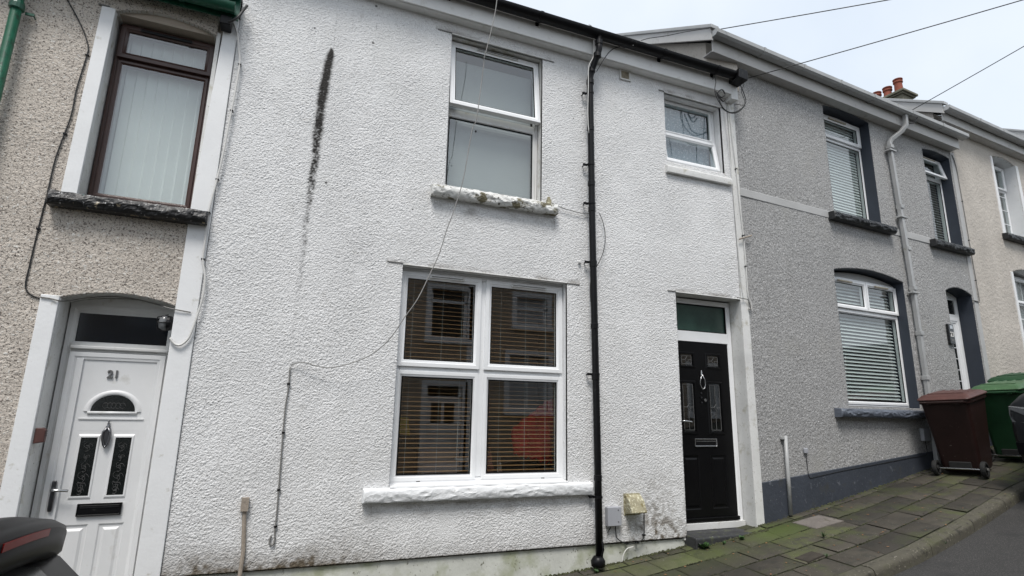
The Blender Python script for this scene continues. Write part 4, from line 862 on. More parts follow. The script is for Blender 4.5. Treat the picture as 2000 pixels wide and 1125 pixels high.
# things on the living room sill and behind it
def ornament(x, y, z, h_, m, label):
    mb = MB()
    for i in range(3): mb.lathe((x, y, z+h_*(.12+.27*i)), [(.30*h_*(1-.28*i), 0), (.27*h_*(1-.28*i), .02*h_), (.06*h_, .34*h_)], 8)
    mb.box(x-.012, x+.012, y-.012, y+.012, z, z+h_*.15); mb.lathe((x, y, z+h_*.98), [(.001, 0), (.02*h_+.004, .03), (.001, .06)], 6)
    return local(H, 'tree_ornament', mb, m, label, 'ornament', 'tree ornaments')
ornament(1.985, .33, -.665, .27, m_pink, 'larger pink striped tree ornament on the window board')
ornament(2.10, .335, -.665, .17, m_blind_w, 'smaller white tree ornament beside the pink one')
cb = MB().box(1.30, 1.70, .45, .75, -.80, -.38).box(1.30, 1.70, .445, .755, -.385, -.38); local(H, 'cardboard_box', cb, m_cardb, 'open cardboard box behind the lower left blind', 'box', bevel=.004)
local(H, 'cardboard_tray', B(1.0, 1.33, .62, .66, -.9, -.40), m_wood, 'brown wooden chair back behind the lower left pane', 'chair back', bevel=.01)
local(H, 'packet', MB().loops([[(1.03, .40, -.22), (1.18, .40, -.24), (1.20, .46, -.24), (1.03, .46, -.22)], [(1.03, .40, -.06), (1.16, .40, -.07), (1.16, .42, -.07), (1.03, .42, -.06)]]), m_yellow, 'yellow packet behind the lower left pane', 'packet')
local(H, 'dark_shelf', B(1.02, 1.30, .47, .50, -.36, -.245), m_carblk, 'dark box under the yellow packet', 'box')
local(H, 'television', B(1.72, 2.05, .55, .60, -.55, -.12), m_carblk, 'dark screen behind the middle of the lower window', 'television', bevel=.006)
local(H, 'paper_stack', B(1.66, 1.82, .36, .46, -.475, -.455), m_blind_w, 'white papers lying behind the window blind', 'papers')
rc = MB(); L = []
for i in range(17):
    t = i/16; x = 2.24+.46*t; zt__ = -.20+.36*t**.8+.012*math.sin(i*1.9); zb = -.42-.10*t+.02*math.sin(i*2.3)
    L.append([(x+.05*q-.03*q*q, .36+.028*math.sin(9*t+5*q)+.02*math.sin(23*t-4*q)+.10*q*(1-q), zt__*(1-q)+zb*q) for q in [k_/12 for k_ in range(13)]])
rc.loops([[*r, *[(a, b+.03, c) for a, b, c in r[::-1]]] for r in L])
local(H, 'red_coat', rc, m_red, 'red coat draped behind the right side of the lower window', 'coat', smooth=True)
local(H, 'red_bag', MB().loops([[(4.30+.14*math.cos(a)*(1-.3*t), .40+.06*math.sin(a), -.18+.26*t+.01*math.sin(3*a)) for a in [2*math.pi*j/16 for j in range(16)]] for t in (0, .2, .6, 1)]), m_red, 'red cloth behind the left glass of the black door', 'cloth', smooth=True)

# ------------------------------------------------------------------ wheeled bins
def bin_(x, y, rz_, body_m, lid_m, label, scale=1.0, back=True):
    z = min(pz(x, y), pz(x+.2, y))+.015
    h = empty('wheeled_bin', (x, y, z), rz_, label, 'bin', 'wheeled bins on the pavement')
    h.rotation_euler = (Matrix.Rotation(-.145, 4, 'Y') @ Matrix.Rotation(rz_, 4, 'Z')).to_euler()   # it stands square to the sloping pavement
    # local: +y is the front of the bin, wheels and handle at -y
    def ring(w_, y0, y1, z_, r_=.045):
        P = []
        for cx_, cy_, a0 in ((w_-r_, y0+r_, -90), (w_-r_, y1-r_, 0), (-w_+r_, y1-r_, 90), (-w_+r_, y0+r_, 180)):
            for k_ in range(4): a = R(a0+30*k_); P.append((cx_+r_*math.cos(a), cy_+r_*math.sin(a), z_))
        return P
    b = MB().loops([ring(.205, .05, .46, .04), ring(.215, .01, .50, .07), ring(.235, -.03, .57, .45), ring(.265, -.09, .66, .93), ring(.285, -.105, .68, .94), ring(.287, -.107, .685, .985), ring(.27, -.09, .66, .99)])
    b.build('body', body_m, h, bevel=0, smooth=False)
    sh_ = MB()
    for xx in (-.10, .10): sh_.box(xx-.006, xx+.006, -.06, .03, .25, .9)
    l = MB().loops([ring(.295, -.12, .70, .985, .05), ring(.30, -.125, .71, .998, .05), ring(.295, -.11, .70, 1.01, .05), ring(.26, -.05, .62, 1.045, .05), ring(.20, .04, .50, 1.060, .04)])
    [l.box(-.15+.1*q_-.012, -.15+.1*q_+.012, .08, .56, 1.035, 1.066) for q_ in range(4)]; l.box(-.20, .20, .03, .09, 1.04, 1.068).box(-.235, -.19, .0, .55, 1.0, 1.052).box(.19, .235, .0, .55, 1.0, 1.052); L_ = l.build('lid', lid_m, h, bevel=.006)
    MB().tube([(-.24, -.10, .95), (-.24, -.165, .965), (.24, -.165, .965), (.24, -.10, .95)], .016, 8).build('handle', body_m, h)
    for xx in (-.16, .16): MB().box(xx-.02, xx+.02, -.165, -.1, .93, .975).build('handle_lug', body_m, h, bevel=.005)
    MB().tube([(-.27, -.055, .10), (.27, -.055, .10)], .011, 8).build('axle', m_metal, h)
    MB().box(-.12, .12, -.03, .02, .09, .18).build('axle_recess', m_rubber, h, bevel=.008)
    for sx in (-1, 1):
        wh = MB().lathe((sx*.26, -.055, .10), [(.07, -.028), (.093, -.026), (.1, -.015), (.1, .015), (.093, .026), (.07, .028), (.068, .012), (.03, .012), (.028, .03), (.001, .03)], 22, 'x'); wh.build('wheel', m_rubber, h, smooth=False, bevel=.002)
        MB().lathe((sx*.292, -.055, .10), [(.018, -.01), (.018, .01)], 10, 'x').build('wheel_hub', m_cable_g, h)
    return h
bin_(8.36, -.27, R(-76), m_bin_b, m_bin_l, 'dark brown wheeled bin with faded lid standing against the grey house')
bin_(9.38, -.36, R(-80), m_bin_g, m_bin_gl, 'green wheeled bin with faded lid beside the brown bin')
bin_(10.5, .0, R(-80), m_bin_g, m_bin_g, 'second green bin, further back with a darker lid')

# ------------------------------------------------------------------ cars
def loft(name, m, parent, rings, smooth=True, bevel=0): return MB().loops(rings).build(name, m, parent, smooth=smooth, bevel=bevel)
def wheel(parent, x, y, z, r_, wd_=.2, sgn=1):
    t = MB().lathe((x, y, z), [(r_*.66, -wd_/2), (r_*.93, -wd_/2), (r_, -wd_*.36), (r_, wd_*.36), (r_*.93, wd_/2), (r_*.66, wd_/2)], 36, 'y').build('wheel', m_rubber, parent)
    g_ = MB().lathe((x, y, z), [(r_*.67, -wd_*.42), (r_*.67, wd_*.42), (r_*.2, wd_*.3), (r_*.2, -wd_*.3)], 30, 'y')
    for k_ in range(5):
        a = k_*2*math.pi/5; g_.loops([[(x+math.cos(a+d)*q*r_, y+sgn*wd_*yy, z+math.sin(a+d)*q*r_) for d, yy in ((-.16, .36), (.16, .36), (.16, .48), (-.16, .48))] for q in (.12, .68)])
    g_.build('rim', m_dmetal, t); return t
def car_rings(prof, wfun, nseg=16):
    """prof: list of (x, z_low, z_belt, z_top, half_low, half_belt, half_top); returns closed cross-sections"""
    L = []
    for x, zl, zb, zt, hl, hb, ht in prof:
        P = []
        pts_ = [(hl*.9, zl), (hl, zl+.08), (hb, zl+(zb-zl)*.55), (hb*.985, zb), (ht+(hb-ht)*.45, zb+(zt-zb)*.5), (ht+.02, zb+(zt-zb)*.88), (ht*.85, zb+(zt-zb)*.985), (ht*.4, zt)]
        P = [(x, q, z) for q, z in pts_]+[(x, -q, z) for q, z in pts_[::-1]]
        L.append(P)
    return L
# parked hatchback, bottom left: it faces down the hill; the tail with its roof spoiler is nearest
gzL = rz(-1.6, -2.95)
CA = empty('parked_car', (-1.25, -3.13, gzL), R(0), 'dark grey hatchback with roof spoiler and high brake light, at the bottom left', 'car', 'cars parked along the kerb')
zt_ = EYE-.348-gzL                       # roof height above the road under the tail
def hz_(v): return v
prof = [(-3.55, .35, .55, .62, .55, .62, .40), (-3.45, .22, .62, .70, .74, .80, .55), (-3.0, .20, .74, .82, .82, .87, .62), (-2.5, .20, .86, .93, .84, .88, .64), (-2.15, .20, .90, zt_-.27, .84, .88, .56), (-1.7, .20, .92, zt_-.08, .84, .89, .55), (-1.1, .20, .94, zt_-.015, .84, .89, .56), (-.4, .20, .95, zt_-.01, .84, .89, .56), (.1, .20, .96, zt_-.035, .84, .88, .55), (.42, .20, .97, zt_-.075, .83, .875, .53)]
loft('body', m_carp, CA, car_rings(prof, None))
tail = [(.42, .20, .96, zt_-.080, .83, .875, .60), (.55, .22, .96, zt_-.15, .82, .87, .63), (.72, .24, .95, zt_-.34, .80, .86, .67), (.80, .30, .93, .99, .78, .84, .70), (.86, .36, .80, .86, .72, .78, .58), (.87, .42, .7, .76, .66, .72, .55)]
loft('tailgate', m_carp, CA, car_rings(tail, None))
def win(y): return [(.44, y, zt_-.098), (.565, y*1.03, zt_-.168), (.735, y*1.06, zt_-.352), (.805, y*1.08, 1.02)]
g_ = MB(); ys_ = [-.50, -.35, -.18, 0, .18, .35, .50]
for yy in ys_: g_.v += [(a+.008-.05*(yy/.5)**2, b, c+.012) for a, b, c in win(yy)]
for i in range(6):
    for j in range(3): a = i*4+j; g_.f.append((a, a+4, a+5, a+1))
g_.build('rear_window', m_cartint, CA, smooth=True)
CA.rotation_euler = (-.07, 0, 0)
# spoiler: crowned wing over the rear window
sp = []; N = 18
for i in range(N+1):
    t = -1+2*i/N; y = .60*t; e = 1-abs(t)**3.2; zc = zt_+.018-.060*t*t-.030*abs(t)**6
    xr_2 = .600-.04*t*t-.04*abs(t)**8
    sp.append([(.30, y, zc-.030), (.34, y, zc-.008), (.48, y, zc+.0), (xr_2-.03, y, zc-.010), (xr_2, y*1.0, zc-.026), (xr_2-.006, y, zc-.085-.020*e), (xr_2-.05, y, zc-.120-.015*e), (.42, y, zc-.12)])
loft('spoiler', m_carp, CA, sp)
sb = []
def e_(t): return 1-abs(t)**3.2
for i in range(N+1):
    t = -1+2*i/N; y = .575*t; zc = zt_+.018-.060*t*t-.026*abs(t)**6; xr_2 = .603-.04*t*t-.03*abs(t)**8
    sb.append([(xr_2+.003, y, zc-.036), (xr_2-.001, y, zc-.088-.020*e_(t)), (xr_2-.048, y, zc-.128-.015*e_(t)), (.43, y, zc-.13), (.43, y, zc-.09), (xr_2-.09, y, zc-.09), (xr_2-.02, y, zc-.05)])
loft('spoiler_underside', m_carblk, CA, sb)
bl_ = []
for i in range(9):
    t = -1+2*i/8; y = .17*t; zc = zt_+.018-.045*(y/.6)**2; x = .603-.04*(y/.6)**2
    bl_.append([(x+.006, y, zc-.040), (x+.004, y, zc-.062), (x-.03, y, zc-.062), (x-.03, y, zc-.040)])
loft('brake_light', m_redlens, CA, bl_, smooth=False)
for yy in (-.7, .7): wheel(CA, .10, yy+(.1 if yy > 0 else -.1), .30, .30, .2, 1 if yy > 0 else -1); wheel(CA, -2.75, yy+(.1 if yy > 0 else -.1), .22, .30, .2, 1 if yy > 0 else -1)
for sy in (-1, 1): MB().loops([[(.74, sy*.83, .60), (.84, sy*.70, .62), (.84, sy*.66, .95), (.70, sy*.80, .98)], [(.78, sy*.85, .60), (.88, sy*.70, .62), (.87, sy*.66, .95), (.74, sy*.82, .98)]]).build('tail_lamp', m_redlens, CA, bevel=.008)
MB().box(.86, .93, -.80, .80, .24, .52).build('rear_bumper', m_carp, CA, bevel=.03, seg=3)
for sy in (-1, 1):
    q = MB().loops([[(x, sy*(.885-.30*(zz-.95)/(zt_-.97)+.012), zz) for x, zz in ((-2.0, .97), (-1.65, zt_-.16), (-.1, zt_-.13), (.30, zt_-.22), (.40, 1.0))]+[]], caps=False)
    P_ = q.v; MB().loops([P_, [(a, b-sy*.015, c) for a, b, c in P_]]).build('side_window', m_cartint, CA)

# parked SUV at the right edge, nose toward us, two wheels close to the kerb
CBx, CBy = 7.92, -2.03
CB = empty('parked_car', (CBx, CBy, rz(8.6, -1.9)), R(6), 'dark grey high car at the right edge, nose pointing down the hill', 'car', 'cars parked along the kerb')
pitch = .145
prof = [(.02, .45, .60, .66, .62, .66, .50), (.05, .30, .78, .86, .78, .80, .60), (.16, .26, .95, 1.03, .86, .88, .70), (.6, .28, 1.02, 1.10, .90, .92, .74), (1.15, .30, 1.06, 1.15, .91, .93, .76), (1.5, .32, 1.08, 1.30, .91, .93, .72), (2.05, .34, 1.10, 1.68, .91, .93, .66), (2.9, .36, 1.12, 1.76, .91, .93, .66), (3.9, .38, 1.14, 1.74, .91, .93, .66), (4.3, .45, 1.12, 1.45, .88, .90, .66), (4.45, .55, 1.0, 1.1, .8, .82, .6)]
loft('body', m_carp2, CB, car_rings(prof, None))
for sy in (-1, 1):
    MB().loops([[(-.01, sy*.50, .76), (.06, sy*.84, .78), (.22, sy*.91, .84), (.30, sy*.915, .93), (.10, sy*.86, .95), (.0, sy*.52, .92)], [(.10, sy*.50, .76), (.16, sy*.80, .78), (.28, sy*.85, .84), (.34, sy*.85, .93), (.20, sy*.80, .95), (.1, sy*.52, .92)]]).build('headlight', m_lens, CB, bevel=.012)
    MB().loops([[(-.02, sy*.55, .40), (.05, sy*.84, .42), (.06, sy*.85, .56), (-.02, sy*.58, .56)], [(.1, sy*.55, .40), (.15, sy*.8, .42), (.15, sy*.8, .56), (.1, sy*.58, .56)]]).build('fog_lamp', m_carblk, CB, bevel=.01)
    for x in (.85, 3.55):
        arch = MB().loops([[(x+r_*math.cos(a), sy*yy, .36+(x-.85)*0+r_*math.sin(a)) for r_, yy in ((.40, .90), (.46, .935), (.47, .90), (.40, .80))] for a in [math.pi*k_/14-.15 for k_ in range(16)]]); arch.build('wheel_arch', m_rubber, CB, smooth=True)
        wheel(CB, x, sy*.82, .35+.0*x, .35, .22, sy)
    MB().loops([[(1.62, sy*.93, 1.12), (1.66, sy*1.05, 1.10), (1.68, sy*1.08, 1.20), (1.64, sy*.95, 1.24)], [(1.78, sy*.93, 1.12), (1.80, sy*1.05, 1.10), (1.82, sy*1.08, 1.20), (1.80, sy*.95, 1.24)]]).build('door_mirror', m_carblk, CB, bevel=.02)
    P_ = [(x, sy*(.925-.27*max(0, zz-1.14)/.62+.010), zz) for x, zz in ((1.75, 1.16), (2.15, 1.60), (3.6, 1.62), (4.1, 1.18))]; MB().loops([P_, [(a, b-sy*.015, c) for a, b, c in P_]]).build('side_window', m_cartint, CB)
MB().loops([[(1.20, -.70, 1.165), (1.20, .70, 1.165), (2.02, .60, 1.685), (2.02, -.60, 1.685)], [(1.24, -.70, 1.16), (1.24, .70, 1.16), (2.05, .60, 1.665), (2.05, -.60, 1.665)]]).build('windscreen', m_cartint, CB)
MB().box(-.04, .08, -.46, .46, .60, .82).build('grille', m_carblk, CB, bevel=.02)
MB().loops([[(.03, -.60, .28), (.03, .60, .28), (.16, .88, .30), (.5, .93, .32), (.5, .93, .50), (.13, .90, .50), (.0, .60, .50), (.0, -.60, .50), (.13, -.90, .50), (.5, -.93, .50), (.5, -.93, .32), (.16, -.88, .30)]]*1, caps=False)
CB.rotation_euler = (0, -pitch, R(6))

# ------------------------------------------------------------------ telegraph pole and the wires that leave it
PX, PY, PZ = 10.4, -3.0, 6.1
c_hang = [(1.677, -0.400, 4.279), (1.656, -0.384, 4.025), (1.593, -0.368, 3.655), (1.569, -0.353, 3.529), (1.571, -0.337, 3.463), (1.549, -0.321, 3.147), (1.521, -0.305, 2.837), (1.487, -0.289, 2.725), (1.422, -0.273, 2.202), (1.339, -0.258, 1.853), (1.286, -0.242, 1.671), (1.231, -0.226, 1.441), (1.157, -0.210, 1.239), (1.055, -0.194, 0.990), (0.951, -0.178, 0.818), (0.850, -0.162, 0.641), (0.748, -0.147, 0.523), (0.645, -0.131, 0.446), (0.542, -0.115, 0.398), (0.439, -0.099, 0.363), (0.336, -0.083, 0.346), (0.231, -0.067, 0.360), (0.147, -0.052, 0.383), (0.078, -0.036, 0.376), (0.040, -0.020, 0.354)]
c_drop = [(0.036, -0.020, 0.345), (0.039, -0.020, 0.156), (0.031, -0.020, -0.013), (0.037, -0.020, -0.343), (0.045, -0.020, -0.624), (0.050, -0.020, -0.859), (0.048, -0.020, -0.955), (0.054, -0.020, -1.043), (0.034, -0.020, -1.068), (0.016, -0.020, -1.041), (0.026, -0.020, -0.992)]
c_lcorner = [(-0.782, -0.045, 3.477), (-0.719, -0.045, 3.362), (-0.675, -0.045, 3.163), (-0.656, -0.045, 3.032), (-0.660, -0.045, 2.777), (-0.669, -0.045, 2.568), (-0.686, -0.045, 2.151), (-0.705, -0.045, 1.909), (-0.734, -0.045, 1.602), (-0.729, -0.045, 1.399), (-0.726, -0.045, 1.195), (-0.693, -0.045, 1.050), (-0.686, -0.045, 0.899), (-0.700, -0.045, 0.769), (-0.725, -0.045, 0.620), (-0.750, -0.045, 0.527), (-0.797, -0.045, 0.475), (-0.841, -0.045, 0.484), (-0.875, -0.045, 0.527)]
c_pipew = [(2.870, -0.220, 4.405), (2.934, -0.203, 4.389), (2.956, -0.186, 4.238), (2.956, -0.169, 4.047), (2.903, -0.151, 3.910), (2.903, -0.134, 3.656), (2.902, -0.117, 3.342), (2.922, -0.100, 3.100)]
c_blk = [(3.495, -0.140, 4.370), (3.370, -0.140, 4.320), (3.226, -0.140, 4.230), (3.117, -0.140, 4.076), (3.011, -0.140, 3.879)]
c_blk2 = [(3.462, -0.250, 4.301), (3.641, -0.250, 4.423), (3.931, -0.250, 4.551), (4.249, -0.250, 4.705), (4.623, -0.250, 4.870)]
c_sillw = [(2.477, -0.030, 2.223), (2.601, -0.030, 2.184), (2.726, -0.030, 2.168), (2.821, -0.030, 2.159), (2.917, -0.030, 2.162), (2.982, -0.030, 2.184)]
c_rpipe = [(3.074, -0.040, 2.195), (3.125, -0.040, 2.082), (3.148, -0.040, 1.936), (3.132, -0.040, 1.786), (3.078, -0.040, 1.645), (2.999, -0.040, 1.509), (2.953, -0.040, 1.390), (2.950, -0.040, 1.221), (2.973, -0.040, 1.056), (3.008, -0.040, 0.893)]
c_rpipe2 = [(2.996, -0.050, -0.211), (2.986, -0.050, -0.460), (2.993, -0.050, -0.753), (2.990, -0.050, -0.945), (3.010, -0.050, -1.111), (3.018, -0.050, -1.322)]
c_gas = [(3.214, -0.025, -1.084), (3.223, -0.025, -1.190), (3.264, -0.025, -1.230), (3.346, -0.025, -1.264), (3.468, -0.025, -1.262), (3.530, -0.025, -1.232), (3.550, -0.025, -1.194), (3.557, -0.025, -1.023), (3.561, -0.025, -0.925)]
c_gas2 = [(3.154, -0.035, -1.079), (3.142, -0.035, -1.112), (3.112, -0.035, -1.143)]
c_curl = [(3.415, -0.030, -1.296), (3.348, -0.030, -1.306), (3.305, -0.030, -1.346), (3.285, -0.030, -1.396), (3.278, -0.030, -1.447), (3.307, -0.030, -1.473)]
c_tA = [(4.673, -0.200, 4.177), (4.701, -0.200, 4.220), (4.720, -0.200, 4.153), (4.694, -0.200, 4.016), (4.734, -0.200, 3.903), (4.809, -0.200, 3.814), (4.904, -0.200, 3.772), (5.023, -0.200, 3.807), (5.132, -0.200, 3.891), (5.201, -0.200, 3.995), (5.170, -0.200, 4.120), (5.128, -0.200, 4.221), (5.161, -0.200, 4.296)]
c_tB = [(4.739, -0.170, 4.044), (4.787, -0.170, 3.926), (4.852, -0.170, 3.812), (4.983, -0.170, 3.792), (5.106, -0.170, 3.849), (5.210, -0.170, 3.954)]
c_tC = [(5.161, -0.200, 4.296), (5.189, -0.200, 4.236), (5.137, -0.200, 4.127), (5.177, -0.200, 4.011), (5.162, -0.200, 3.934), (5.016, -0.200, 3.914)]
c_tD = [(4.773, -0.150, 4.049), (4.835, -0.150, 3.992), (4.906, -0.150, 4.046), (4.861, -0.150, 4.108), (4.788, -0.150, 4.031), (4.864, -0.150, 3.941), (4.937, -0.150, 4.017)]
c_rc1 = [(5.081, -0.030, 4.120), (5.087, -0.030, 3.676), (5.123, -0.030, 3.108), (5.138, -0.030, 2.622), (5.159, -0.030, 2.217), (5.164, -0.030, 1.819), (5.163, -0.030, 1.463), (5.194, -0.030, 1.370), (5.203, -0.030, 1.288), (5.154, -0.030, 1.290)]
c_rc2 = [(4.994, -0.030, 3.986), (5.009, -0.030, 3.659), (5.037, -0.030, 3.092), (5.050, -0.030, 2.471), (5.056, -0.030, 2.070), (5.074, -0.030, 1.550), (5.092, -0.030, 1.399)]
c_rc3 = [(4.980, -0.040, 1.405), (5.059, -0.040, 1.400), (5.138, -0.040, 1.395), (5.167, -0.040, 1.353), (5.184, -0.040, 1.285)]
c_stick = [(5.069, -0.050, 2.152), (5.274, -0.050, 2.227)]
c_drc = [(4.842, -0.020, 1.421), (4.999, -0.020, 1.411), (5.168, -0.020, 1.420)]
def cable(name, pts, r, m, label, cat='cable', n=6, sub=4, group=None, clips=None, cm=None):
    P = [Vector((x, y, z+EYE)) for x, y, z in pts]; Q = []
    for i in range(len(P)-1):                  # Catmull-Rom
        p0, p1, p2, p3 = P[max(i-1, 0)], P[i], P[i+1], P[min(i+2, len(P)-1)]
        for j in range(sub):
            t = j/sub; Q.append(.5*((2*p1)+(p2-p0)*t+(2*p0-5*p1+4*p2-p3)*t*t+(3*p1-p0-3*p2+p3)*t**3))
    Q.append(P[-1]); b = P[-1]; o_ = MB().tube([q-b for q in Q], r, n).build(name, m, None, smooth=True); o_.location = b
    for x, y, z in (clips or []):
        MB().box(x-b.x-.012, x-b.x+.014, y-b.y-.008, y-b.y+.03, z+EYE-b.z-.006, z+EYE-b.z+.006).build('cable_clip', cm or m_black_p, o_)
    return tag(o_, label, cat, group or 'cables on the house fronts')
hk = cable('hanging_cable', c_hang, .0046, m_cable_l, 'white cable sagging loosely in front of the white wall between both middle windows')
MB().lathe((c_hang[6][0]-c_hang[-1][0], c_hang[6][1]-c_hang[-1][1], c_hang[7][2]-c_hang[-1][2]-.01), [(.002, -.012), (.009, -.006), (.009, .006), (.002, .012)], 8).build('cable_tie', m_black_p, hk)
cable('wall_cable', c_drop, .0065, m_cable_g, 'grey cable clipped straight down the white wall, ending in a hook', clips=[(x, -.02, z) for x, z in ((.036, .2), (.035, -.2), (.045, -.65), (.05, -.93))])
cable('wall_cable', c_lcorner, .0095, m_cable_w, 'pale cable along the joint between the cream and white houses, looping by the lamp', clips=[c_lcorner[i] for i in (3, 5, 7, 8, 10)])
cable('wall_cable', c_pipew, .0055, m_cable_w, 'white cable wound around the top of the black downpipe')
cable('wall_cable', c_blk, .004, m_cable_b, 'thin black wire slanting from the eaves to the black downpipe')
b2 = cable('service_wire', c_blk2, .0045, m_cable_b, 'black wire with a white coupling in front of the white eaves')
MB().tube([(c_blk2[0][0]-c_blk2[-1][0]-.02, c_blk2[0][1]-c_blk2[-1][1], c_blk2[0][2]-c_blk2[-1][2]-.02), (c_blk2[0][0]-c_blk2[-1][0]+.10, c_blk2[0][1]-c_blk2[-1][1], c_blk2[0][2]-c_blk2[-1][2]+.06)], .012, 8).build('coupling', m_cable_w, b2)
cable('wall_cable', c_sillw, .0045, m_cable_g, 'short grey cable from the upper stone sill to the downpipe')
cable('wall_cable', c_rpipe, .004, m_cable_b, 'thin black wire bowing out right of the downpipe at mid height')
cable('wall_cable', c_rpipe2, .004, m_cable_b, 'thin black wire behind the foot of the black downpipe')
cable('wall_cable', c_gas, .0052, m_cable_b, 'black wire loop hanging under the flue cowl and grey box', clips=[c_gas[i] for i in (3, 4, 6)])
cable('wall_cable', c_gas2, .005, m_cable_b, 'stub of black wire between grey box and downpipe')
cable('wall_cable', c_curl, .0055, m_cable_w, 'white cable curling over the plinth right of the downpipe')
for nm, pts, r, lb in (('a', c_tA, .0055, 'largest loop of black cable dangling below the right gutter end'), ('b', c_tB, .007, 'thick black cable bundle sagging beneath the right gutter end'), ('c', c_tC, .004, 'thin black wire twisting at the right edge of the cable tangle'), ('d', c_tD, .008, 'knotted black cable under the right end of the white eaves')):
    cable('cable_loop', pts, r, m_cable_b, lb)
cable('wall_cable', c_rc1, .0075, m_cable_w, 'white cable down the outer edge of the right corner strip', clips=[c_rc1[i] for i in (2, 4, 5)])
cable('wall_cable', c_rc2, .005, m_cable_w, 'thinner white cable on the inner side of the right corner strip')
cable('wall_cable', c_rc3, .0055, m_cable_g, 'grey cable hooking round the corner strip above the black door')
cable('bracket_rod', c_stick, .010, m_lead, 'short rusty rod sticking out of the corner strip', 'rod')
def onL(s, y, z, h=HL): a = h.rotation_euler.z; return (h.location.x+s*math.cos(a)-y*math.sin(a), h.location.y+s*math.sin(a)+y*math.cos(a), z)
cable('wall_cable', [onL(s, -.012, z) for s, z in ((-1.30, 3.32), (-1.15, 3.08), (-1.075, 2.91), (-1.068, 2.82), (-1.09, 2.5), (-1.09, 2.25), (-1.13, 1.89), (-1.135, 1.6), (-1.145, 1.3), (-1.15, 1.01), (-1.15, .86), (-1.12, .80), (-1.06, .77), (-1.02, .77))], .0055, m_cable_b, 'thin dark wire down the cream pebbledash left of the brown window', clips=[onL(s, -.012, z) for s, z in ((-1.068, 2.82), (-1.105, 2.1), (-1.145, 1.3))])
cable('wall_cable', [onL(s, -.03, z) for s, z in ((-1.04, .775), (-.98, .77), (-.93, .76))]+[onL(s, y, z) for s, y, z in ((-.90, .05, .775), (-.7, .10, .835), (-.5, .10, .842), (-.3, .06, .80), (-.2, -.03, .765), (-.05, -.032, .745))], .005, m_cable_g, 'grey cable following the arch above the white door 21')
cable('eaves_cable', [onL(s, y, z) for s, y, z in ((-.13, -.10, 3.36), (-.06, -.16, 3.36), (.0, -.17, 3.42), (.03, -.14, 3.52), (.05, -.08, 3.62))], .013, m_cable_b, 'thick black cable curving up beside the green gutter end')
cable('wall_cable', [onL(s, -.02, z, HR) for s, z in ((.785, -.42), (.79, -.6), (.81, -.70), (.9, -.70), (1.4, -.645), (2.2, -.575), (2.9, -.51), (3.3, -.47), (3.32, -.30))], .004, m_cable_b, 'thin dark wire along the top of the slate blue plinth')
cable('wall_cable', [onL(s, -.028, z, HR) for s, z in ((5.30, 4.55), (5.37, 4.35), (5.385, 4.0), (5.395, 3.3), (5.40, 2.6), (5.41, 2.0), (5.39, 1.93), (5.33, 1.935), (5.2, 1.94))], .0075, m_cable_g, 'dark cable between the grey house and the beige house', clips=[onL(s, -.028, z, HR) for s, z in ((5.39, 3.7), (5.397, 3.0), (5.402, 2.3))])
for i_, (s_, lb_) in enumerate(((-.14, 'nearest'), (-.10, 'middle'), (-.05, 'farthest'))):
    cable('wall_cable', [onL(s_-.10, -.02, 4.42, HR), onL(s_-.03, -.05, 4.52, HR), onL(s_, -.03, 4.45, HR), onL(s_, -.025, 4.30, HR)], .008, m_cable_w, lb_+' of three white cables bent over the top of the right corner')
o_ = MB().tube([(0, 0, 0), (.01, .015, .30), (-.02, .02, .64)], .016, 8).box(-.045, .01, -.01, .03, .60, .70).box(-.03, -.02, 0, .06, .63, .67).build('waste_pipe', m_lead, None); o_.location = (-.175, -.04, -1.40+EYE)
tag(o_, 'weathered narrow pipe rising up the left foot of the white wall', 'pipe')

# telegraph pole across the street and its three wires
px_, py_ = 12., -8.7; pb_ = hz(px_)+EYE-.2
PO = empty('telegraph_pole', (px_, py_, pb_), 0, 'wooden telegraph pole across the street carrying three house wires', 'pole')
MB().tube([(0, 0, -.5), (0, 0, 4), (0, 0, 8.6)], .13, 14, [.15, .13, .10]).build('pole', m_pole, PO, smooth=True)
MB().box(-.5, .5, -.05, .05, 8.05, 8.15).build('crossarm', m_pole, PO)
for (p, z, lb) in (((5.177-.45, -.24, 4.88), 3.87, 'upper sky wire rising from the gable corner of the grey house'), ((5.19, -.26, 4.29), 5.04, 'middle sky wire from the black gutter end, crossing the grey eaves'), ((8.93, .02, 4.86), 7.93, 'right hand sky wire from the downpipe outlet of the grey eaves')):
    q = (px_, py_+.05, z); P_ = [tuple(p[k_]+(q[k_]-p[k_])*t-(.0 if k_ < 2 else .10*4*t*(1-t)) for k_ in range(3)) for t in [i/10 for i in range(11)]]
    cable('service_wire', P_, .0062, m_cable_b, lb, 'wire', sub=2, group='wires to the telegraph pole')
ww = onL(3.85, -.25, 4.80, HR)
cable('cable_loop', [(ww[0], ww[1], ww[2]+.06), (ww[0]+.03, ww[1]-.02, ww[2]-.02), (ww[0]-.05, ww[1], ww[2]-.09), (ww[0]-.18, ww[1]+.03, ww[2]-.16), (ww[0]-.06, ww[1], ww[2]-.14), (ww[0]+.05, ww[1], ww[2]-.03)], .007, m_cable_b, 'small black cable knot under the grey gutter near its outlet')

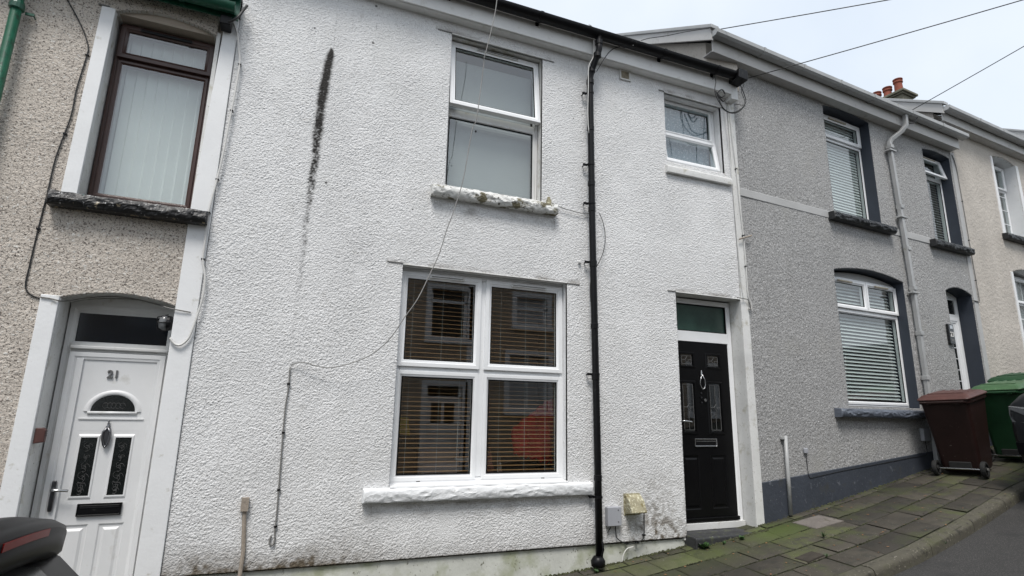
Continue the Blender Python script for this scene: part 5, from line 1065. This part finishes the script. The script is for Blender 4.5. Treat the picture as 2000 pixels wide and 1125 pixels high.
# ------------------------------------------------------------------ small growth and litter on the pavement
def plant(x, y, n, size, label, blade=False, seed=1):
    rs = random.Random(seed); mb = MB()
    for i in range(n):
        a = rs.uniform(0, 6.28); l = size*rs.uniform(.5, 1); w_ = l*(.045 if blade else .30); lean = rs.uniform(.3, 1.1); ca, sa = math.cos(a), math.sin(a); L_ = []
        for k_ in range(6):
            t = k_/5; r_ = l*t*math.sin(lean)*(.5+.5*t); h_ = l*t*math.cos(lean*.9)*(1-.35*t*t); ww_ = w_*math.sin(math.pi*min(.98, t*(.9)+.08))*(1 if not blade else (1-t*.8))
            L_.append([(r_*ca-ww_*sa, r_*sa+ww_*ca, h_), (r_*ca, r_*sa, h_-ww_*.3), (r_*ca+ww_*sa, r_*sa-ww_*ca, h_)])
        mb.loops(L_, closed=False, caps=False)
    o_ = mb.build('weed', m_leaf, None, smooth=False); o_.location = (x, y, pz(x, y)+.012)
    return tag(o_, label, 'weed', 'weeds in the pavement joints')
plant(4.15, -.20, 14, .11, 'broad leaved weed at the left end of the black doorstep', False, 2)
plant(4.62, -.24, 9, .07, 'small weed growing below the middle of the black doorstep', False, 3)
plant(5.25, -.70, 34, .11, 'tuft of grass between two slabs near the slate plinth', True, 4)
plant(4.82, -1.08, 22, .07, 'little grass tuft beside the iron cover', True, 5)
plant(5.86, -1.50, 16, .06, 'grass tuft in the kerb joint', True, 6)
plant(4.40, -.22, 9, .05, 'tiny weed between the doorstep and its broad leaved neighbour', False, 7)
plant(2.92, -.15, 12, .06, 'small weed at the foot of the black downpipe', False, 8)
mb = MB(); rs = random.Random(12)
def clump(x, y, z, r_):
    n = 5; mb.loops([[(x+r_*k1*math.cos(6.283*j/n+z)*rs.uniform(.8, 1.2), y+r_*k1*math.sin(6.283*j/n+z)*rs.uniform(.8, 1.2), z+r_*h_) for j in range(n)] for k1, h_ in ((1, -.2), (.85, .35), (.35, .7))])
x = -.7
while x < 12:
    dens = 3 if x < 5.2 else 2
    for _ in range(dens):
        xx = x+rs.uniform(0, .03); yy = wy(xx)-(.0 if not 4.1 < xx < 5.06 else .15)-abs(rs.gauss(0, .022)); clump(xx, yy-.0, pz(xx, yy)+.010, rs.uniform(.006, .020))
    x += .03
for _ in range(1700):                            # along the slab joints
    r_ = rs.choice(rows[:5]); xx = rs.uniform(1.5, 9.5); wd_ = wy(xx)-ky(xx)-.13; yy = wy(xx)-r_*wd_+rs.gauss(0, .006); clump(xx, yy, pz(xx, yy)+.006, rs.uniform(.003, .009))
tag(mb.build('moss', m_moss), 'dark moss clumps along the wall foot and slab joints', 'moss', kind='stuff')
mb = MB()
for _ in range(150):
    xx = rs.uniform(2.8, 9.0); yy = wy(xx)-rs.uniform(.05, 1.3); z = pz(xx, yy)+.016; a = rs.uniform(0, 6.28); s_ = rs.uniform(.006, .018)
    mb.add([(xx+s_*math.cos(a), yy+s_*math.sin(a), z+rs.uniform(0, .004)), (xx+s_*.5*math.cos(a+1.6), yy+s_*.5*math.sin(a+1.6), z+.003), (xx-s_*math.cos(a), yy-s_*math.sin(a), z), (xx-s_*.5*math.cos(a+1.6), yy-s_*.5*math.sin(a+1.6), z+.001)], [(0, 1, 2, 3)])
tag(mb.build('leaf_litter', m_litter), 'small fallen leaves and grit scattered over the slabs', 'litter', kind='stuff')
def cover(x, y, lx, ly, a, m, label, name):
    mb = MB(); h = .008; ca, sa = math.cos(a), math.sin(a)
    def P(u, v, d): xx = x+u*ca-v*sa; yy = y+u*sa+v*ca; return (xx, yy, pz(xx, yy)+.014+d)
    mb.loops([[P(u*lx/2*q, v*ly/2*q, d) for u, v in ((-1, -1), (1, -1), (1, 1), (-1, 1))] for q, d in ((1.04, -.01), (1.04, .004), (1.0, .006), (.985, .001), (.97, .001), (.955, .006), (.5, .007))])
    b = Vector(P(0, 0, 0)); mb.v = [tuple(Vector(v)-b) for v in mb.v]; o_ = mb.build(name, m); o_.location = b; return tag(o_, label, 'cover')
cover(5.62, -.33, .40, .30, .0, m_cover, 'pale concrete utility cover in the slabs beside the slate plinth', 'utility_cover')
cover(4.72, -.98, .24, .13, .1, m_iron, 'small rusty iron cover between the slabs', 'iron_cover')
